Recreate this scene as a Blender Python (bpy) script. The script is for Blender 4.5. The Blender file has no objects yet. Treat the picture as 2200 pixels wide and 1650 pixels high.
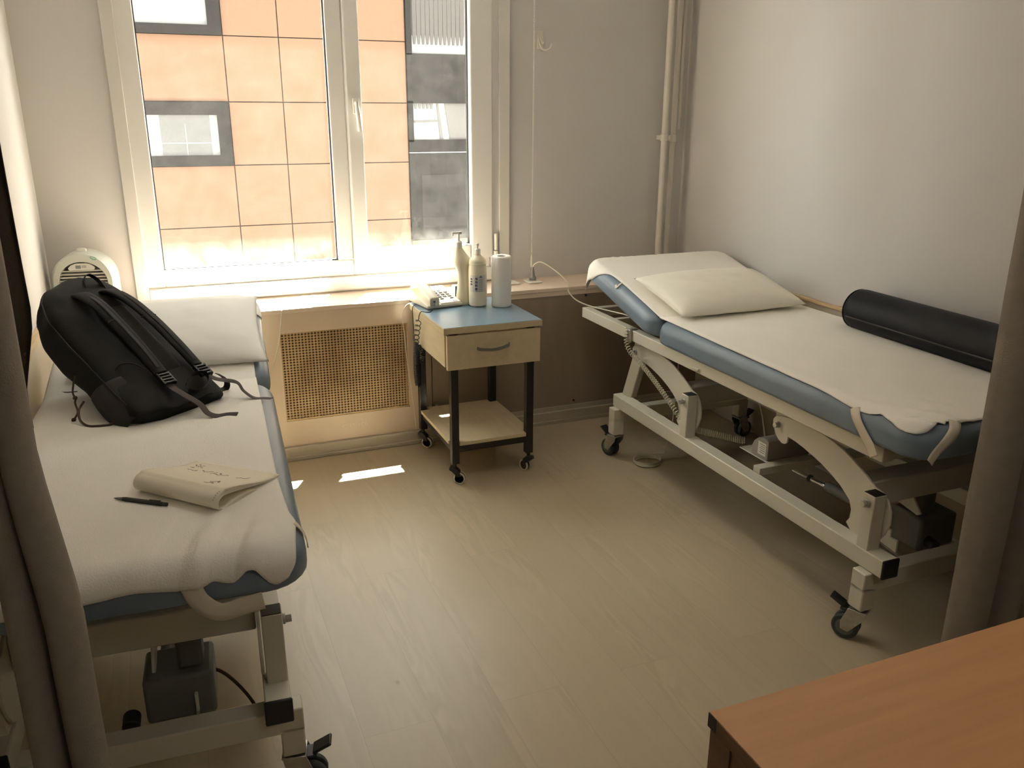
import bpy, bmesh, math, random
from mathutils import Vector, Matrix, noise
random.seed(7)
S = bpy.context.scene
COL = S.collection
# ------------------------------------------------------------------ camera, sky, sun, exposure
F_PX = 1813.47
yaw, pitch, roll = math.radians(22.265), math.radians(18.003), math.radians(0.2484)
fw = Vector((math.sin(yaw)*math.cos(pitch), math.cos(yaw)*math.cos(pitch), -math.sin(pitch)))
rt = Vector((math.cos(yaw), -math.sin(yaw), 0))
up = rt.cross(fw)
rt, up = math.cos(roll)*rt + math.sin(roll)*up, -math.sin(roll)*rt + math.cos(roll)*up
cam = bpy.data.cameras.new('camera')
cam.sensor_width = 36.0
cam.lens = F_PX/2200*36
cam.clip_start = 0.02
camo = bpy.data.objects.new('camera', cam)
M3 = Matrix((rt, up, -fw)).transposed()
camo.matrix_world = Matrix.Translation((0, 0, 1.6)) @ M3.to_4x4()
COL.objects.link(camo)
S.camera = camo
w = bpy.data.worlds.new('sky'); S.world = w; w.use_nodes = True
bg = w.node_tree.nodes['Background']
bg.inputs[0].default_value = (1.0, 0.99, 0.97, 1)
bg.inputs[1].default_value = 8.0
sun = bpy.data.lights.new('sun', 'SUN'); sun.energy = 210; sun.angle = math.radians(0.55)
sun.color = (1.0, 0.97, 0.92)
suno = bpy.data.objects.new('sun', sun); COL.objects.link(suno)
suno.rotation_euler = Vector((-0.53, -1, -2.87)).to_track_quat('-Z', 'Y').to_euler()
S.view_settings.view_transform = 'Standard'
S.view_settings.look = 'None'
S.view_settings.gamma = 1
S.view_settings.use_curve_mapping = False
S.view_settings.exposure = 0.42
S.cycles.max_bounces = 14
S.cycles.diffuse_bounces = 8
S.cycles.transparent_max_bounces = 16
S.cycles.sample_clamp_indirect = 6
S.cycles.caustics_reflective = False
S.cycles.caustics_refractive = False
S.cycles.use_denoising = True

# ------------------------------------------------------------------ materials
MATS = {}
def mat(name, col, rough=0.5, metal=0.0, bump=0.0, bscale=200.0, var=0.0, vscale=6.0, coat=0.0, stretch=None, trans=0.0, spec=None):
    m = bpy.data.materials.new(name); m.use_nodes = True
    nt = m.node_tree; b = nt.nodes['Principled BSDF']
    b.inputs['Base Color'].default_value = (*col, 1)
    b.inputs['Roughness'].default_value = rough
    b.inputs['Metallic'].default_value = metal
    b.inputs['Coat Weight'].default_value = coat
    if spec is not None: b.inputs['Specular IOR Level'].default_value = spec
    if trans: b.inputs['Transmission Weight'].default_value = trans
    if bump or var:
        tc = nt.nodes.new('ShaderNodeTexCoord'); mp = nt.nodes.new('ShaderNodeMapping')
        if stretch: mp.inputs['Scale'].default_value = stretch
        nt.links.new(tc.outputs['Object'], mp.inputs[0])
    if bump:
        n = nt.nodes.new('ShaderNodeTexNoise'); n.inputs['Scale'].default_value = bscale; n.inputs['Detail'].default_value = 4
        nt.links.new(mp.outputs[0], n.inputs['Vector'])
        bp = nt.nodes.new('ShaderNodeBump'); bp.inputs['Strength'].default_value = bump; bp.inputs['Distance'].default_value = 0.002
        nt.links.new(n.outputs[0], bp.inputs['Height']); nt.links.new(bp.outputs[0], b.inputs['Normal'])
    if var:
        n = nt.nodes.new('ShaderNodeTexNoise'); n.inputs['Scale'].default_value = vscale; n.inputs['Detail'].default_value = 5
        nt.links.new(mp.outputs[0], n.inputs['Vector'])
        r = nt.nodes.new('ShaderNodeValToRGB')
        r.color_ramp.elements[0].position = .3; r.color_ramp.elements[1].position = .7
        r.color_ramp.elements[0].color = (*[c*(1-var) for c in col], 1)
        r.color_ramp.elements[1].color = (*[min(1, c*(1+var)) for c in col], 1)
        nt.links.new(n.outputs[0], r.inputs[0]); nt.links.new(r.outputs[0], b.inputs['Base Color'])
    MATS[name] = m
    return m
WALL = mat('wall_paint', (.555, .54, .52), .7, bump=.08, bscale=60, var=.02, vscale=3)
CEIL = mat('ceiling_paint', (.88, .86, .83), .8)
UPVC = mat('window_plastic', (.78, .77, .74), .3)
CASING = mat('window_casing_paint', (.64, .62, .58), .45)
GASKET = mat('black_gasket', (.02, .02, .02), .6)
LEDGE = mat('ledge_laminate', (.68, .56, .45), .42, var=.05, vscale=5, stretch=(1, 8, 8))
PANEL = mat('panel_laminate', (.27, .21, .155), .5, var=.05, vscale=4, stretch=(6, 6, 1))
PANELL = mat('cream_panel_paint', (.62, .50, .38), .45, var=.03)
WAINS = mat('wainscot_laminate', (.50, .44, .35), .45, var=.05, vscale=3)
RAIL = mat('oak_edge', (.55, .40, .22), .45, var=.1, vscale=20, stretch=(5, 1, 5))
SKIRT = mat('skirting_vinyl', (.42, .37, .29), .45, var=.06, vscale=8, stretch=(1, 6, 6))
STEEL = mat('cream_powder_coated_steel', (.60, .57, .47), .35, bump=.03, bscale=500)
BLACKP = mat('black_plastic', (.012, .012, .012), .45)
RUBBER = mat('dark_grey_rubber', (.035, .045, .045), .6)
GREYR = mat('grey_wheel_plastic', (.11, .13, .12), .5)
ZINC = mat('zinc_plated_steel', (.5, .49, .45), .35, metal=.9, var=.15, vscale=40)
CHROME = mat('polished_chrome', (.75, .75, .75), .12, metal=1)
VINYL = mat('blue_vinyl', (.16, .213, .27), .38, bump=.12, bscale=350, var=.06, vscale=7)
SHEET = mat('cream_jersey_sheet', (.89, .865, .795), .9, bump=.6, bscale=260, var=.015, spec=.15)
COTTON = mat('cream_pillow_cotton', (.86, .83, .73), .85, bump=.2, bscale=500, var=.02, spec=.15)
COTTON2 = mat('pale_pillow_cotton', (.83, .82, .78), .85, bump=.2, bscale=500, var=.02, spec=.15)
ELAST = mat('white_elastic', (.70, .64, .52), .8, bump=.2, bscale=600)
NAVY = mat('navy_leatherette', (.003, .004, .008), .5, bump=.15, bscale=400, spec=.22)
PACK = mat('black_nylon', (.006, .006, .006), .75, bump=.4, bscale=700, var=.3, vscale=15, spec=.25)
WEB = mat('black_webbing', (.020, .018, .017), .7, bump=.5, bscale=900, spec=.3)
WEBB = mat('dark_brown_webbing', (.045, .036, .032), .7, bump=.5, bscale=900, spec=.3)
CORD = mat('brown_cord', (.06, .035, .02), .8)
PAPER = mat('cream_paper', (.84, .79, .65), .8)
INK = mat('grey_ink', (.22, .20, .17), .8)
TUBE = mat('white_painted_pipe', (.66, .62, .55), .4)
WPLAST = mat('white_plastic', (.78, .76, .68), .35)
CPLAST = mat('cream_plastic', (.62, .58, .46), .4)
TRANSL = mat('milky_plastic', (.74, .68, .52), .4)
TRANSL.node_tree.nodes['Principled BSDF'].inputs['Subsurface Weight'].default_value = .4
TRANSL.node_tree.nodes['Principled BSDF'].inputs['Subsurface Radius'].default_value = (.02, .015, .01)
GPLAST = mat('grey_plastic', (.18, .18, .17), .5)
CBOX = mat('beige_control_box_plastic', (.34, .325, .28), .5)
MOTOR = mat('motor_grey_plastic', (.13, .135, .12), .55, var=.1, vscale=10)
BEECH = mat('birch_laminate', (.56, .47, .31), .42, var=.06, vscale=5, stretch=(8, 1, 8))
BLUEL = mat('blue_laminate', (.13, .20, .26), .28, var=.04, vscale=30)
LBLACK = mat('black_steel_tube', (.010, .010, .009), .35)
ALU = mat('satin_aluminium', (.32, .31, .29), .4, metal=.8)
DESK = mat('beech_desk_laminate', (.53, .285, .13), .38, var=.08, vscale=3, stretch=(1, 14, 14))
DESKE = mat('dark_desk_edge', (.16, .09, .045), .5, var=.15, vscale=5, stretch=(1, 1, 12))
CURT = mat('taupe_curtain_cloth', (.25, .22, .18), .9, bump=.5, bscale=300, var=.05, vscale=40, spec=.1)
CURTD = mat('dark_brown_curtain_cloth', (.045, .036, .025), .95, bump=.5, bscale=300, spec=.1)
ROLLP = mat('tissue_paper', (.86, .84, .78), .9, bump=.6, bscale=60)
DKVOID = mat('dark_void_shade', (.03, .022, .014), .8)  # dark colour stands in for shade behind the grille and in the roll
MINT = mat('mint_plastic', (.63, .64, .57), .4)
GREEN = mat('green_badge', (.05, .30, .22), .5)
BBLUE = mat('blue_card', (.05, .10, .20), .5)
LGREEN = mat('pale_green_card', (.45, .52, .42), .6)
ORANGE = mat('orange_facade_panel', (.070, .0305, .0105), .7, var=.03, vscale=.6)
FGREY = mat('grey_facade_cladding', (.012, .011, .010), .9, var=.10, vscale=2, spec=.1)
JOINT = mat('dark_joint', (.028, .016, .009), .8)
FGLASS = mat('far_window_sky_tone', (.11, .11, .105), .6)  # pale colour stands in for sky mirrored in the far windows
FGLASS2 = mat('far_window_glass', (.22, .22, .20), .15, spec=.8)
FBAND = mat('far_curtain', (.028, .024, .021), .8)

def glass_mat():
    m = bpy.data.materials.new('window_glass'); m.use_nodes = True; nt = m.node_tree
    for n in list(nt.nodes): nt.nodes.remove(n)
    out = nt.nodes.new('ShaderNodeOutputMaterial')
    tr = nt.nodes.new('ShaderNodeBsdfTransparent'); tr.inputs[0].default_value = (.97, .98, .96, 1)
    gl = nt.nodes.new('ShaderNodeBsdfGlossy'); gl.inputs['Roughness'].default_value = .0
    fr = nt.nodes.new('ShaderNodeFresnel')
    ge = nt.nodes.new('ShaderNodeNewGeometry'); io = nt.nodes.new('ShaderNodeMapRange')
    io.inputs[3].default_value = 1.5; io.inputs[4].default_value = 1/1.5      # same reflectance on the exit face
    nt.links.new(ge.outputs['Backfacing'], io.inputs[0]); nt.links.new(io.outputs[0], fr.inputs[0])
    mx = nt.nodes.new('ShaderNodeMixShader')
    nt.links.new(fr.outputs[0], mx.inputs[0]); nt.links.new(tr.outputs[0], mx.inputs[1]); nt.links.new(gl.outputs[0], mx.inputs[2])
    # dust film: translucent specks and smears
    tl = nt.nodes.new('ShaderNodeBsdfTranslucent'); tl.inputs[0].default_value = (.8, .78, .7, 1)
    df = nt.nodes.new('ShaderNodeBsdfDiffuse'); df.inputs[0].default_value = (.8, .78, .7, 1)
    ad = nt.nodes.new('ShaderNodeMixShader'); nt.links.new(tl.outputs[0], ad.inputs[1]); nt.links.new(df.outputs[0], ad.inputs[2])
    tc = nt.nodes.new('ShaderNodeTexCoord')
    n1 = nt.nodes.new('ShaderNodeTexNoise'); n1.inputs['Scale'].default_value = 9; n1.inputs['Detail'].default_value = 12; n1.inputs['Roughness'].default_value = .75
    nt.links.new(tc.outputs['Object'], n1.inputs['Vector'])
    r1 = nt.nodes.new('ShaderNodeMapRange'); r1.inputs[1].default_value = .35; r1.inputs[2].default_value = .8; r1.inputs[3].default_value = .0008; r1.inputs[4].default_value = .011
    nt.links.new(n1.outputs[0], r1.inputs[0])
    sz = nt.nodes.new('ShaderNodeSeparateXYZ'); nt.links.new(tc.outputs['Object'], sz.inputs[0])
    bz = nt.nodes.new('ShaderNodeMapRange'); bz.inputs[1].default_value = 1.02; bz.inputs[2].default_value = .89; bz.inputs[3].default_value = 1; bz.inputs[4].default_value = 12
    nt.links.new(sz.outputs['Z'], bz.inputs[0])
    mz = nt.nodes.new('ShaderNodeMath'); mz.operation = 'MULTIPLY'; nt.links.new(r1.outputs[0], mz.inputs[0]); nt.links.new(bz.outputs[0], mz.inputs[1])
    r1 = mz
    m2 = nt.nodes.new('ShaderNodeMixShader')
    nt.links.new(r1.outputs[0], m2.inputs[0]); nt.links.new(mx.outputs[0], m2.inputs[1]); nt.links.new(ad.outputs[0], m2.inputs[2])
    nt.links.new(m2.outputs[0], out.inputs[0])
    return m
GLASS = glass_mat()

def floor_mat():
    m = mat('pale_oak_laminate', (.5, .42, .31), .38); nt = m.node_tree; b = nt.nodes['Principled BSDF']
    tc = nt.nodes.new('ShaderNodeTexCoord'); mp = nt.nodes.new('ShaderNodeMapping')
    mp.inputs['Rotation'].default_value = (0, 0, math.pi/2)
    mp.inputs['Location'].default_value = (0.11, 0.05, 0)
    nt.links.new(tc.outputs['Object'], mp.inputs[0])
    br = nt.nodes.new('ShaderNodeTexBrick'); br.offset = .37; br.offset_frequency = 2
    br.inputs['Scale'].default_value = 1; br.inputs['Brick Width'].default_value = 1.28; br.inputs['Row Height'].default_value = .195
    br.inputs['Mortar Size'].default_value = .0007; br.inputs['Mortar Smooth'].default_value = .2
    br.inputs['Color1'].default_value = (.395, .330, .225, 1); br.inputs['Color2'].default_value = (.42, .353, .242, 1)
    br.inputs['Mortar'].default_value = (.33, .275, .19, 1)
    nt.links.new(mp.outputs[0], br.inputs['Vector'])
    sp = nt.nodes.new('ShaderNodeMapping'); sp.inputs['Scale'].default_value = (9, 1.1, 1)
    nt.links.new(tc.outputs['Object'], sp.inputs[0])
    # offset grain per plank with brick colour
    wv = nt.nodes.new('ShaderNodeTexNoise'); wv.inputs['Scale'].default_value = 1.6; wv.inputs['Detail'].default_value = 2; wv.inputs['Distortion'].default_value = 1.2
    vm = nt.nodes.new('ShaderNodeVectorMath'); vm.operation = 'MULTIPLY_ADD'
    vm.inputs[1].default_value = (90, 90, 90)
    nt.links.new(br.outputs['Color'], vm.inputs[0]); nt.links.new(sp.outputs[0], vm.inputs[2])
    nt.links.new(vm.outputs[0], wv.inputs['Vector'])
    ma = nt.nodes.new('ShaderNodeMath'); ma.operation = 'MULTIPLY'; ma.inputs[1].default_value = 26
    nt.links.new(wv.outputs[0], ma.inputs[0])
    sn = nt.nodes.new('ShaderNodeMath'); sn.operation = 'SINE'; nt.links.new(ma.outputs[0], sn.inputs[0])
    # mask where the figure is strong
    n2 = nt.nodes.new('ShaderNodeTexNoise'); n2.inputs['Scale'].default_value = .9; n2.inputs['Detail'].default_value = 1
    nt.links.new(vm.outputs[0], n2.inputs['Vector'])
    r2 = nt.nodes.new('ShaderNodeMapRange'); r2.inputs[1].default_value = .52; r2.inputs[2].default_value = .68; r2.inputs[3].default_value = 0; r2.inputs[4].default_value = .06
    nt.links.new(n2.outputs[0], r2.inputs[0])
    mm = nt.nodes.new('ShaderNodeMath'); mm.operation = 'MULTIPLY'; nt.links.new(sn.outputs[0], mm.inputs[0]); nt.links.new(r2.outputs[0], mm.inputs[1])
    n3 = nt.nodes.new('ShaderNodeTexNoise'); n3.inputs['Scale'].default_value = 40; n3.inputs['Detail'].default_value = 4
    s3 = nt.nodes.new('ShaderNodeMapping'); s3.inputs['Scale'].default_value = (1, .08, 1); nt.links.new(tc.outputs['Object'], s3.inputs[0]); nt.links.new(s3.outputs[0], n3.inputs['Vector'])
    r3 = nt.nodes.new('ShaderNodeMapRange'); r3.inputs[3].default_value = -.05; r3.inputs[4].default_value = .05; nt.links.new(n3.outputs[0], r3.inputs[0])
    # rare small knots
    vo = nt.nodes.new('ShaderNodeTexVoronoi'); vo.inputs['Scale'].default_value = 5.5
    kv = nt.nodes.new('ShaderNodeMapping'); kv.inputs['Scale'].default_value = (1, .55, 1); nt.links.new(tc.outputs['Object'], kv.inputs[0]); nt.links.new(kv.outputs[0], vo.inputs['Vector'])
    r4 = nt.nodes.new('ShaderNodeMapRange'); r4.inputs[1].default_value = .02; r4.inputs[2].default_value = .05; r4.inputs[3].default_value = -.22; r4.inputs[4].default_value = 0
    nt.links.new(vo.outputs['Distance'], r4.inputs[0])
    a1 = nt.nodes.new('ShaderNodeMath'); a1.operation = 'ADD'; nt.links.new(mm.outputs[0], a1.inputs[0]); nt.links.new(r3.outputs[0], a1.inputs[1])
    a2 = nt.nodes.new('ShaderNodeMath'); a2.operation = 'ADD'; nt.links.new(a1.outputs[0], a2.inputs[0]); nt.links.new(r4.outputs[0], a2.inputs[1])
    a3 = nt.nodes.new('ShaderNodeMath'); a3.operation = 'ADD'; a3.inputs[1].default_value = 1; nt.links.new(a2.outputs[0], a3.inputs[0])
    mu = nt.nodes.new('ShaderNodeVectorMath'); mu.operation = 'SCALE'; nt.links.new(br.outputs['Color'], mu.inputs[0]); nt.links.new(a3.outputs[0], mu.inputs['Scale'])
    nt.links.new(mu.outputs[0], b.inputs['Base Color'])
    bp = nt.nodes.new('ShaderNodeBump'); bp.inputs['Strength'].default_value = .25; bp.inputs['Distance'].default_value = .001
    nt.links.new(n3.outputs[0], bp.inputs['Height']); nt.links.new(bp.outputs[0], b.inputs['Normal'])
    return m
FLOOR = floor_mat()

def cane_mat():
    m = bpy.data.materials.new('woven_cane'); m.use_nodes = True; nt = m.node_tree
    b = nt.nodes['Principled BSDF']; out = nt.nodes['Material Output']
    b.inputs['Roughness'].default_value = .5
    tc = nt.nodes.new('ShaderNodeTexCoord'); sx = nt.nodes.new('ShaderNodeSeparateXYZ'); nt.links.new(tc.outputs['Object'], sx.inputs[0])
    def cell(sock, pitch):
        a = nt.nodes.new('ShaderNodeMath'); a.operation = 'DIVIDE'; a.inputs[1].default_value = pitch; nt.links.new(sock, a.inputs[0])
        f = nt.nodes.new('ShaderNodeMath'); f.operation = 'FRACT'; nt.links.new(a.outputs[0], f.inputs[0])
        s = nt.nodes.new('ShaderNodeMath'); s.operation = 'SUBTRACT'; s.inputs[1].default_value = .5; nt.links.new(f.outputs[0], s.inputs[0])
        p = nt.nodes.new('ShaderNodeMath'); p.operation = 'MULTIPLY'; nt.links.new(s.outputs[0], p.inputs[0]); nt.links.new(s.outputs[0], p.inputs[1])
        return p.outputs[0], s.outputs[0]
    x2, xs = cell(sx.outputs['X'], .0150); z2, zs = cell(sx.outputs['Z'], .0131)
    ad = nt.nodes.new('ShaderNodeMath'); ad.operation = 'ADD'; nt.links.new(x2, ad.inputs[0]); nt.links.new(z2, ad.inputs[1])
    lt = nt.nodes.new('ShaderNodeMath'); lt.operation = 'LESS_THAN'; lt.inputs[1].default_value = .068; nt.links.new(ad.outputs[0], lt.inputs[0])
    tr = nt.nodes.new('ShaderNodeBsdfTransparent'); mx = nt.nodes.new('ShaderNodeMixShader')
    nt.links.new(lt.outputs[0], mx.inputs[0]); nt.links.new(b.outputs[0], mx.inputs[1]); nt.links.new(tr.outputs[0], mx.inputs[2]); nt.links.new(mx.outputs[0], out.inputs[0])
    n = nt.nodes.new('ShaderNodeTexNoise'); n.inputs['Scale'].default_value = 5; n.inputs['Detail'].default_value = 8; nt.links.new(tc.outputs['Object'], n.inputs['Vector'])
    r = nt.nodes.new('ShaderNodeValToRGB'); r.color_ramp.elements[0].position = .35; r.color_ramp.elements[1].position = .65
    r.color_ramp.elements[0].color = (.27, .165, .075, 1); r.color_ramp.elements[1].color = (.46, .32, .17, 1)
    nt.links.new(n.outputs[0], r.inputs[0])
    # diagonal strand lines
    mu = nt.nodes.new('ShaderNodeMath'); mu.operation = 'MULTIPLY'; nt.links.new(xs, mu.inputs[0]); nt.links.new(zs, mu.inputs[1])
    ab = nt.nodes.new('ShaderNodeMath'); ab.operation = 'ABSOLUTE'; nt.links.new(mu.outputs[0], ab.inputs[0])
    mr = nt.nodes.new('ShaderNodeMapRange'); mr.inputs[1].default_value = 0; mr.inputs[2].default_value = .22; mr.inputs[3].default_value = .72; mr.inputs[4].default_value = 1.3
    nt.links.new(ab.outputs[0], mr.inputs[0])
    sc = nt.nodes.new('ShaderNodeVectorMath'); sc.operation = 'SCALE'; nt.links.new(r.outputs[0], sc.inputs[0]); nt.links.new(mr.outputs[0], sc.inputs['Scale'])
    nt.links.new(sc.outputs[0], b.inputs['Base Color'])
    return m
CANE = cane_mat()

# ------------------------------------------------------------------ helpers
class MB:
    def __init__(s): s.v = []; s.f = []
    def add(s, vs, fs):
        o = len(s.v); s.v += [Vector(v) for v in vs]; s.f += [tuple(i+o for i in f) for f in fs]; return s
    def box(s, a, b, rot=None, piv=None):
        x0, y0, z0 = a; x1, y1, z1 = b
        vs = [Vector(p) for p in ((x0,y0,z0),(x1,y0,z0),(x1,y1,z0),(x0,y1,z0),(x0,y0,z1),(x1,y0,z1),(x1,y1,z1),(x0,y1,z1))]
        if rot is not None:
            c = Vector(piv) if piv is not None else sum(vs, Vector())/8
            vs = [c + rot @ (p-c) for p in vs]
        return s.add(vs, [(0,3,2,1),(4,5,6,7),(0,1,5,4),(1,2,6,5),(2,3,7,6),(3,0,4,7)])
    def bar(s, p, q, wx, wz, upv=(0,0,1)):      # rectangular bar between two points
        p = Vector(p); q = Vector(q); d = (q-p).normalized(); u = Vector(upv)
        sx = d.cross(u).normalized(); sz = sx.cross(d).normalized()
        vs = []
        for e in (p, q):
            for (i, j) in ((-1,-1),(1,-1),(1,1),(-1,1)): vs.append(e + sx*i*wx/2 + sz*j*wz/2)
        return s.add(vs, [(0,3,2,1),(4,5,6,7),(0,1,5,4),(1,2,6,5),(2,3,7,6),(3,0,4,7)])
    def cyl(s, p, q, r0, r1=None, n=20, cap=True):
        if r1 is None: r1 = r0
        p = Vector(p); q = Vector(q); d = (q-p).normalized()
        a = d.orthogonal().normalized(); b = d.cross(a)
        vs = []; 
        for e, r in ((p, r0), (q, r1)):
            for i in range(n):
                t = 2*math.pi*i/n; vs.append(e + (a*math.cos(t)+b*math.sin(t))*r)
        fs = [(i, (i+1)%n, n+(i+1)%n, n+i) for i in range(n)]
        if cap: fs += [tuple(reversed(range(n))), tuple(range(n, 2*n))]
        return s.add(vs, fs)
    def tube(s, pts, r, n=8, close=False):
        pts = [Vector(p) for p in pts]; m = len(pts); vs = []; prev = None
        rr = r if isinstance(r, (list, tuple)) else [r]*m
        for k in range(m):
            a = pts[k-1] if (k > 0 or close) else pts[k]; b = pts[(k+1) % m] if (k < m-1 or close) else pts[k]
            d = (b-a).normalized() if (b-a).length > 1e-9 else Vector((0,0,1))
            if prev is None: x = d.orthogonal().normalized()
            else:
                x = prev - d*prev.dot(d)
                x = x.normalized() if x.length > 1e-6 else d.orthogonal().normalized()
            prev = x; y = d.cross(x)
            for i in range(n):
                t = 2*math.pi*i/n; vs.append(pts[k] + (x*math.cos(t)+y*math.sin(t))*rr[k])
        fs = []
        for k in range(m if close else m-1):
            k2 = (k+1) % m
            for i in range(n): fs.append((k*n+i, k*n+(i+1)%n, k2*n+(i+1)%n, k2*n+i))
        if not close: fs += [tuple(reversed(range(n))), tuple(range((m-1)*n, m*n))]
        return s.add(vs, fs)
    def lathe(s, prof, c=(0,0,0), n=32, sx=1.0, sy=1.0, cx=None):
        c = Vector(c); vs = []; m = len(prof)
        for k, (r, z) in enumerate(prof):
            ox = cx[k] if cx else 0
            for i in range(n):
                t = 2*math.pi*i/n; vs.append(c + Vector((math.cos(t)*r*sx+ox, math.sin(t)*r*sy, z)))
        fs = [(k*n+i, k*n+(i+1)%n, (k+1)*n+(i+1)%n, (k+1)*n+i) for k in range(m-1) for i in range(n)]
        fs += [tuple(reversed(range(n))), tuple(range((m-1)*n, m*n))]
        return s.add(vs, fs)
    def prism(s, poly, o, ax, ay, az, t):       # 2-D polygon in plane (ax, ay) at o, extruded t along az
        o = Vector(o); ax = Vector(ax); ay = Vector(ay); az = Vector(az); n = len(poly)
        vs = [o+ax*p[0]+ay*p[1] for p in poly] + [o+ax*p[0]+ay*p[1]+az*t for p in poly]
        fs = [tuple(reversed(range(n))), tuple(range(n, 2*n))] + [(i, (i+1)%n, n+(i+1)%n, n+i) for i in range(n)]
        return s.add(vs, fs)
    def grid(s, fn, nu, nv, loopu=False):
        vs = [fn(i/(nu if loopu else nu-1), j/(nv-1)) for j in range(nv) for i in range(nu)]
        fs = []
        for j in range(nv-1):
            for i in range(nu if loopu else nu-1):
                i2 = (i+1) % nu
                fs.append((j*nu+i, j*nu+i2, (j+1)*nu+i2, (j+1)*nu+i))
        return s.add(vs, fs)
    def build(s, name, m, parent=None, bevel=0, smooth=40, solid=0, subsurf=0, seg=2, offset=0):
        me = bpy.data.meshes.new(name); me.from_pydata([tuple(v) for v in s.v], [], s.f)
        bm = bmesh.new(); bm.from_mesh(me); bmesh.ops.recalc_face_normals(bm, faces=bm.faces); bm.to_mesh(me); bm.free()
        if smooth:
            me.polygons.foreach_set('use_smooth', [True]*len(me.polygons))
            me.set_sharp_from_angle(angle=math.radians(smooth))
        me.materials.append(m)
        o = bpy.data.objects.new(name, me); COL.objects.link(o)
        if parent is not None: o.parent = parent
        if solid:
            md = o.modifiers.new('solid', 'SOLIDIFY'); md.thickness = solid; md.offset = offset
        if bevel:
            md = o.modifiers.new('bevel', 'BEVEL'); md.width = bevel; md.segments = seg; md.limit_method = 'ANGLE'; md.angle_limit = math.radians(40)
        if subsurf:
            md = o.modifiers.new('sub', 'SUBSURF'); md.levels = subsurf; md.render_levels = subsurf
        return o
def tag(o, label, cat, group=None):
    o['label'] = label; o['category'] = cat
    if group: o['group'] = group
    return o
def struct(o): o['kind'] = 'structure'; return o
def empty(name, loc=(0,0,0), rz=0):
    o = bpy.data.objects.new(name, None); COL.objects.link(o); o.location = loc; o.rotation_euler = (0, 0, rz); o.empty_display_size = .05; return o
def smoothpath(pts, k=8):
    pts = [Vector(p) for p in pts]; out = []
    P = [pts[0]*2-pts[1]] + pts + [pts[-1]*2-pts[-2]]
    for i in range(1, len(P)-2):
        a, b, c, d = P[i-1], P[i], P[i+1], P[i+2]
        for j in range(k):
            t = j/k
            out.append(.5*((2*b)+(-a+c)*t+(2*a-5*b+4*c-d)*t*t+(-a+3*b-3*c+d)*t**3))
    out.append(pts[-1]); return out
def coil(pts, R, pitch, r, n=6, seg=10):        # helix following a path
    path = smoothpath(pts, 12); L = [0]
    for a, b in zip(path, path[1:]): L.append(L[-1]+(b-a).length)
    tot = L[-1]; turns = tot/pitch; N = int(turns*seg); out = []; k = 0; prev = None
    for i in range(N+1):
        s_ = tot*i/N
        while k < len(L)-2 and L[k+1] < s_: k += 1
        t = (s_-L[k])/max(1e-9, L[k+1]-L[k]); p = path[k].lerp(path[k+1], t); d = (path[k+1]-path[k]).normalized()
        x = d.orthogonal().normalized() if prev is None else (prev-d*prev.dot(d)).normalized()
        prev = x; y = d.cross(x); a = 2*math.pi*turns*i/N
        out.append(p+(x*math.cos(a)+y*math.sin(a))*R)
    return MB().tube(out, r, n)
X3, Y3, Z3 = Vector((1,0,0)), Vector((0,1,0)), Vector((0,0,1))
def text_mesh(s, size, name, m, parent, mtx, ext=.0004):
    cu = bpy.data.curves.new(name, 'FONT'); cu.body = s; cu.size = size; cu.extrude = ext; cu.align_x = 'LEFT'
    t = bpy.data.objects.new(name, cu); COL.objects.link(t)
    me = bpy.data.meshes.new_from_object(t); bpy.data.objects.remove(t)
    me.transform(mtx); me.materials.clear(); me.materials.append(m)
    o = bpy.data.objects.new(name, me); COL.objects.link(o); o.parent = parent
    return o
# ------------------------------------------------------------------ room shell
XL, XR, YB, YR, HC = -.49, 2.723, 4.153, -1.6, 2.75
WX0, WX1, WZ0, WZ1, YO = -.12, 1.645, .80, 2.37, 4.353
struct(MB().box((XL-.1, YR-.1, -.12), (XR+.1, YO, 0)).build('floor', FLOOR))
struct(MB().box((XL-.1, YR-.1, HC), (XR+.1, YO, HC+.15)).build('ceiling', CEIL))
struct(MB().box((XL-.12, YR-.1, 0), (XL, YO, HC)).build('wall_left', WALL))
struct(MB().box((XR, YR-.1, 0), (XR+.12, YO, HC)).build('wall_right', WALL))
struct(MB().box((XL, YR-.12, 0), (XR, YR, HC)).build('wall_rear', WALL))
wb = MB()
wb.box((XL, YB, 0), (WX0, YO, HC)).box((WX1, YB, 0), (XR, YO, HC)).box((WX0, YB, 0), (WX1, YO, WZ0)).box((WX0, YB, WZ1), (WX1, YO, HC))
struct(wb.build('wall_back', WALL))
# wainscot panels with an oak edge on both side walls
t1 = struct(MB().box((XL, .9, .02), (XL+.012, 3.80, .79)).build('trim_1', WAINS))
MB().box((XL, .9, .79), (XL+.022, 3.80, .815)).build('edge_strip', RAIL, t1, bevel=.003)
t2 = struct(MB().box((XR-.012, .9, .02), (XR, 3.856, .765)).build('trim_2', WAINS))
MB().box((XR-.02, .9, .765), (XR, 3.856, .780)).build('edge_strip', RAIL, t2, bevel=.002)

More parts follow.
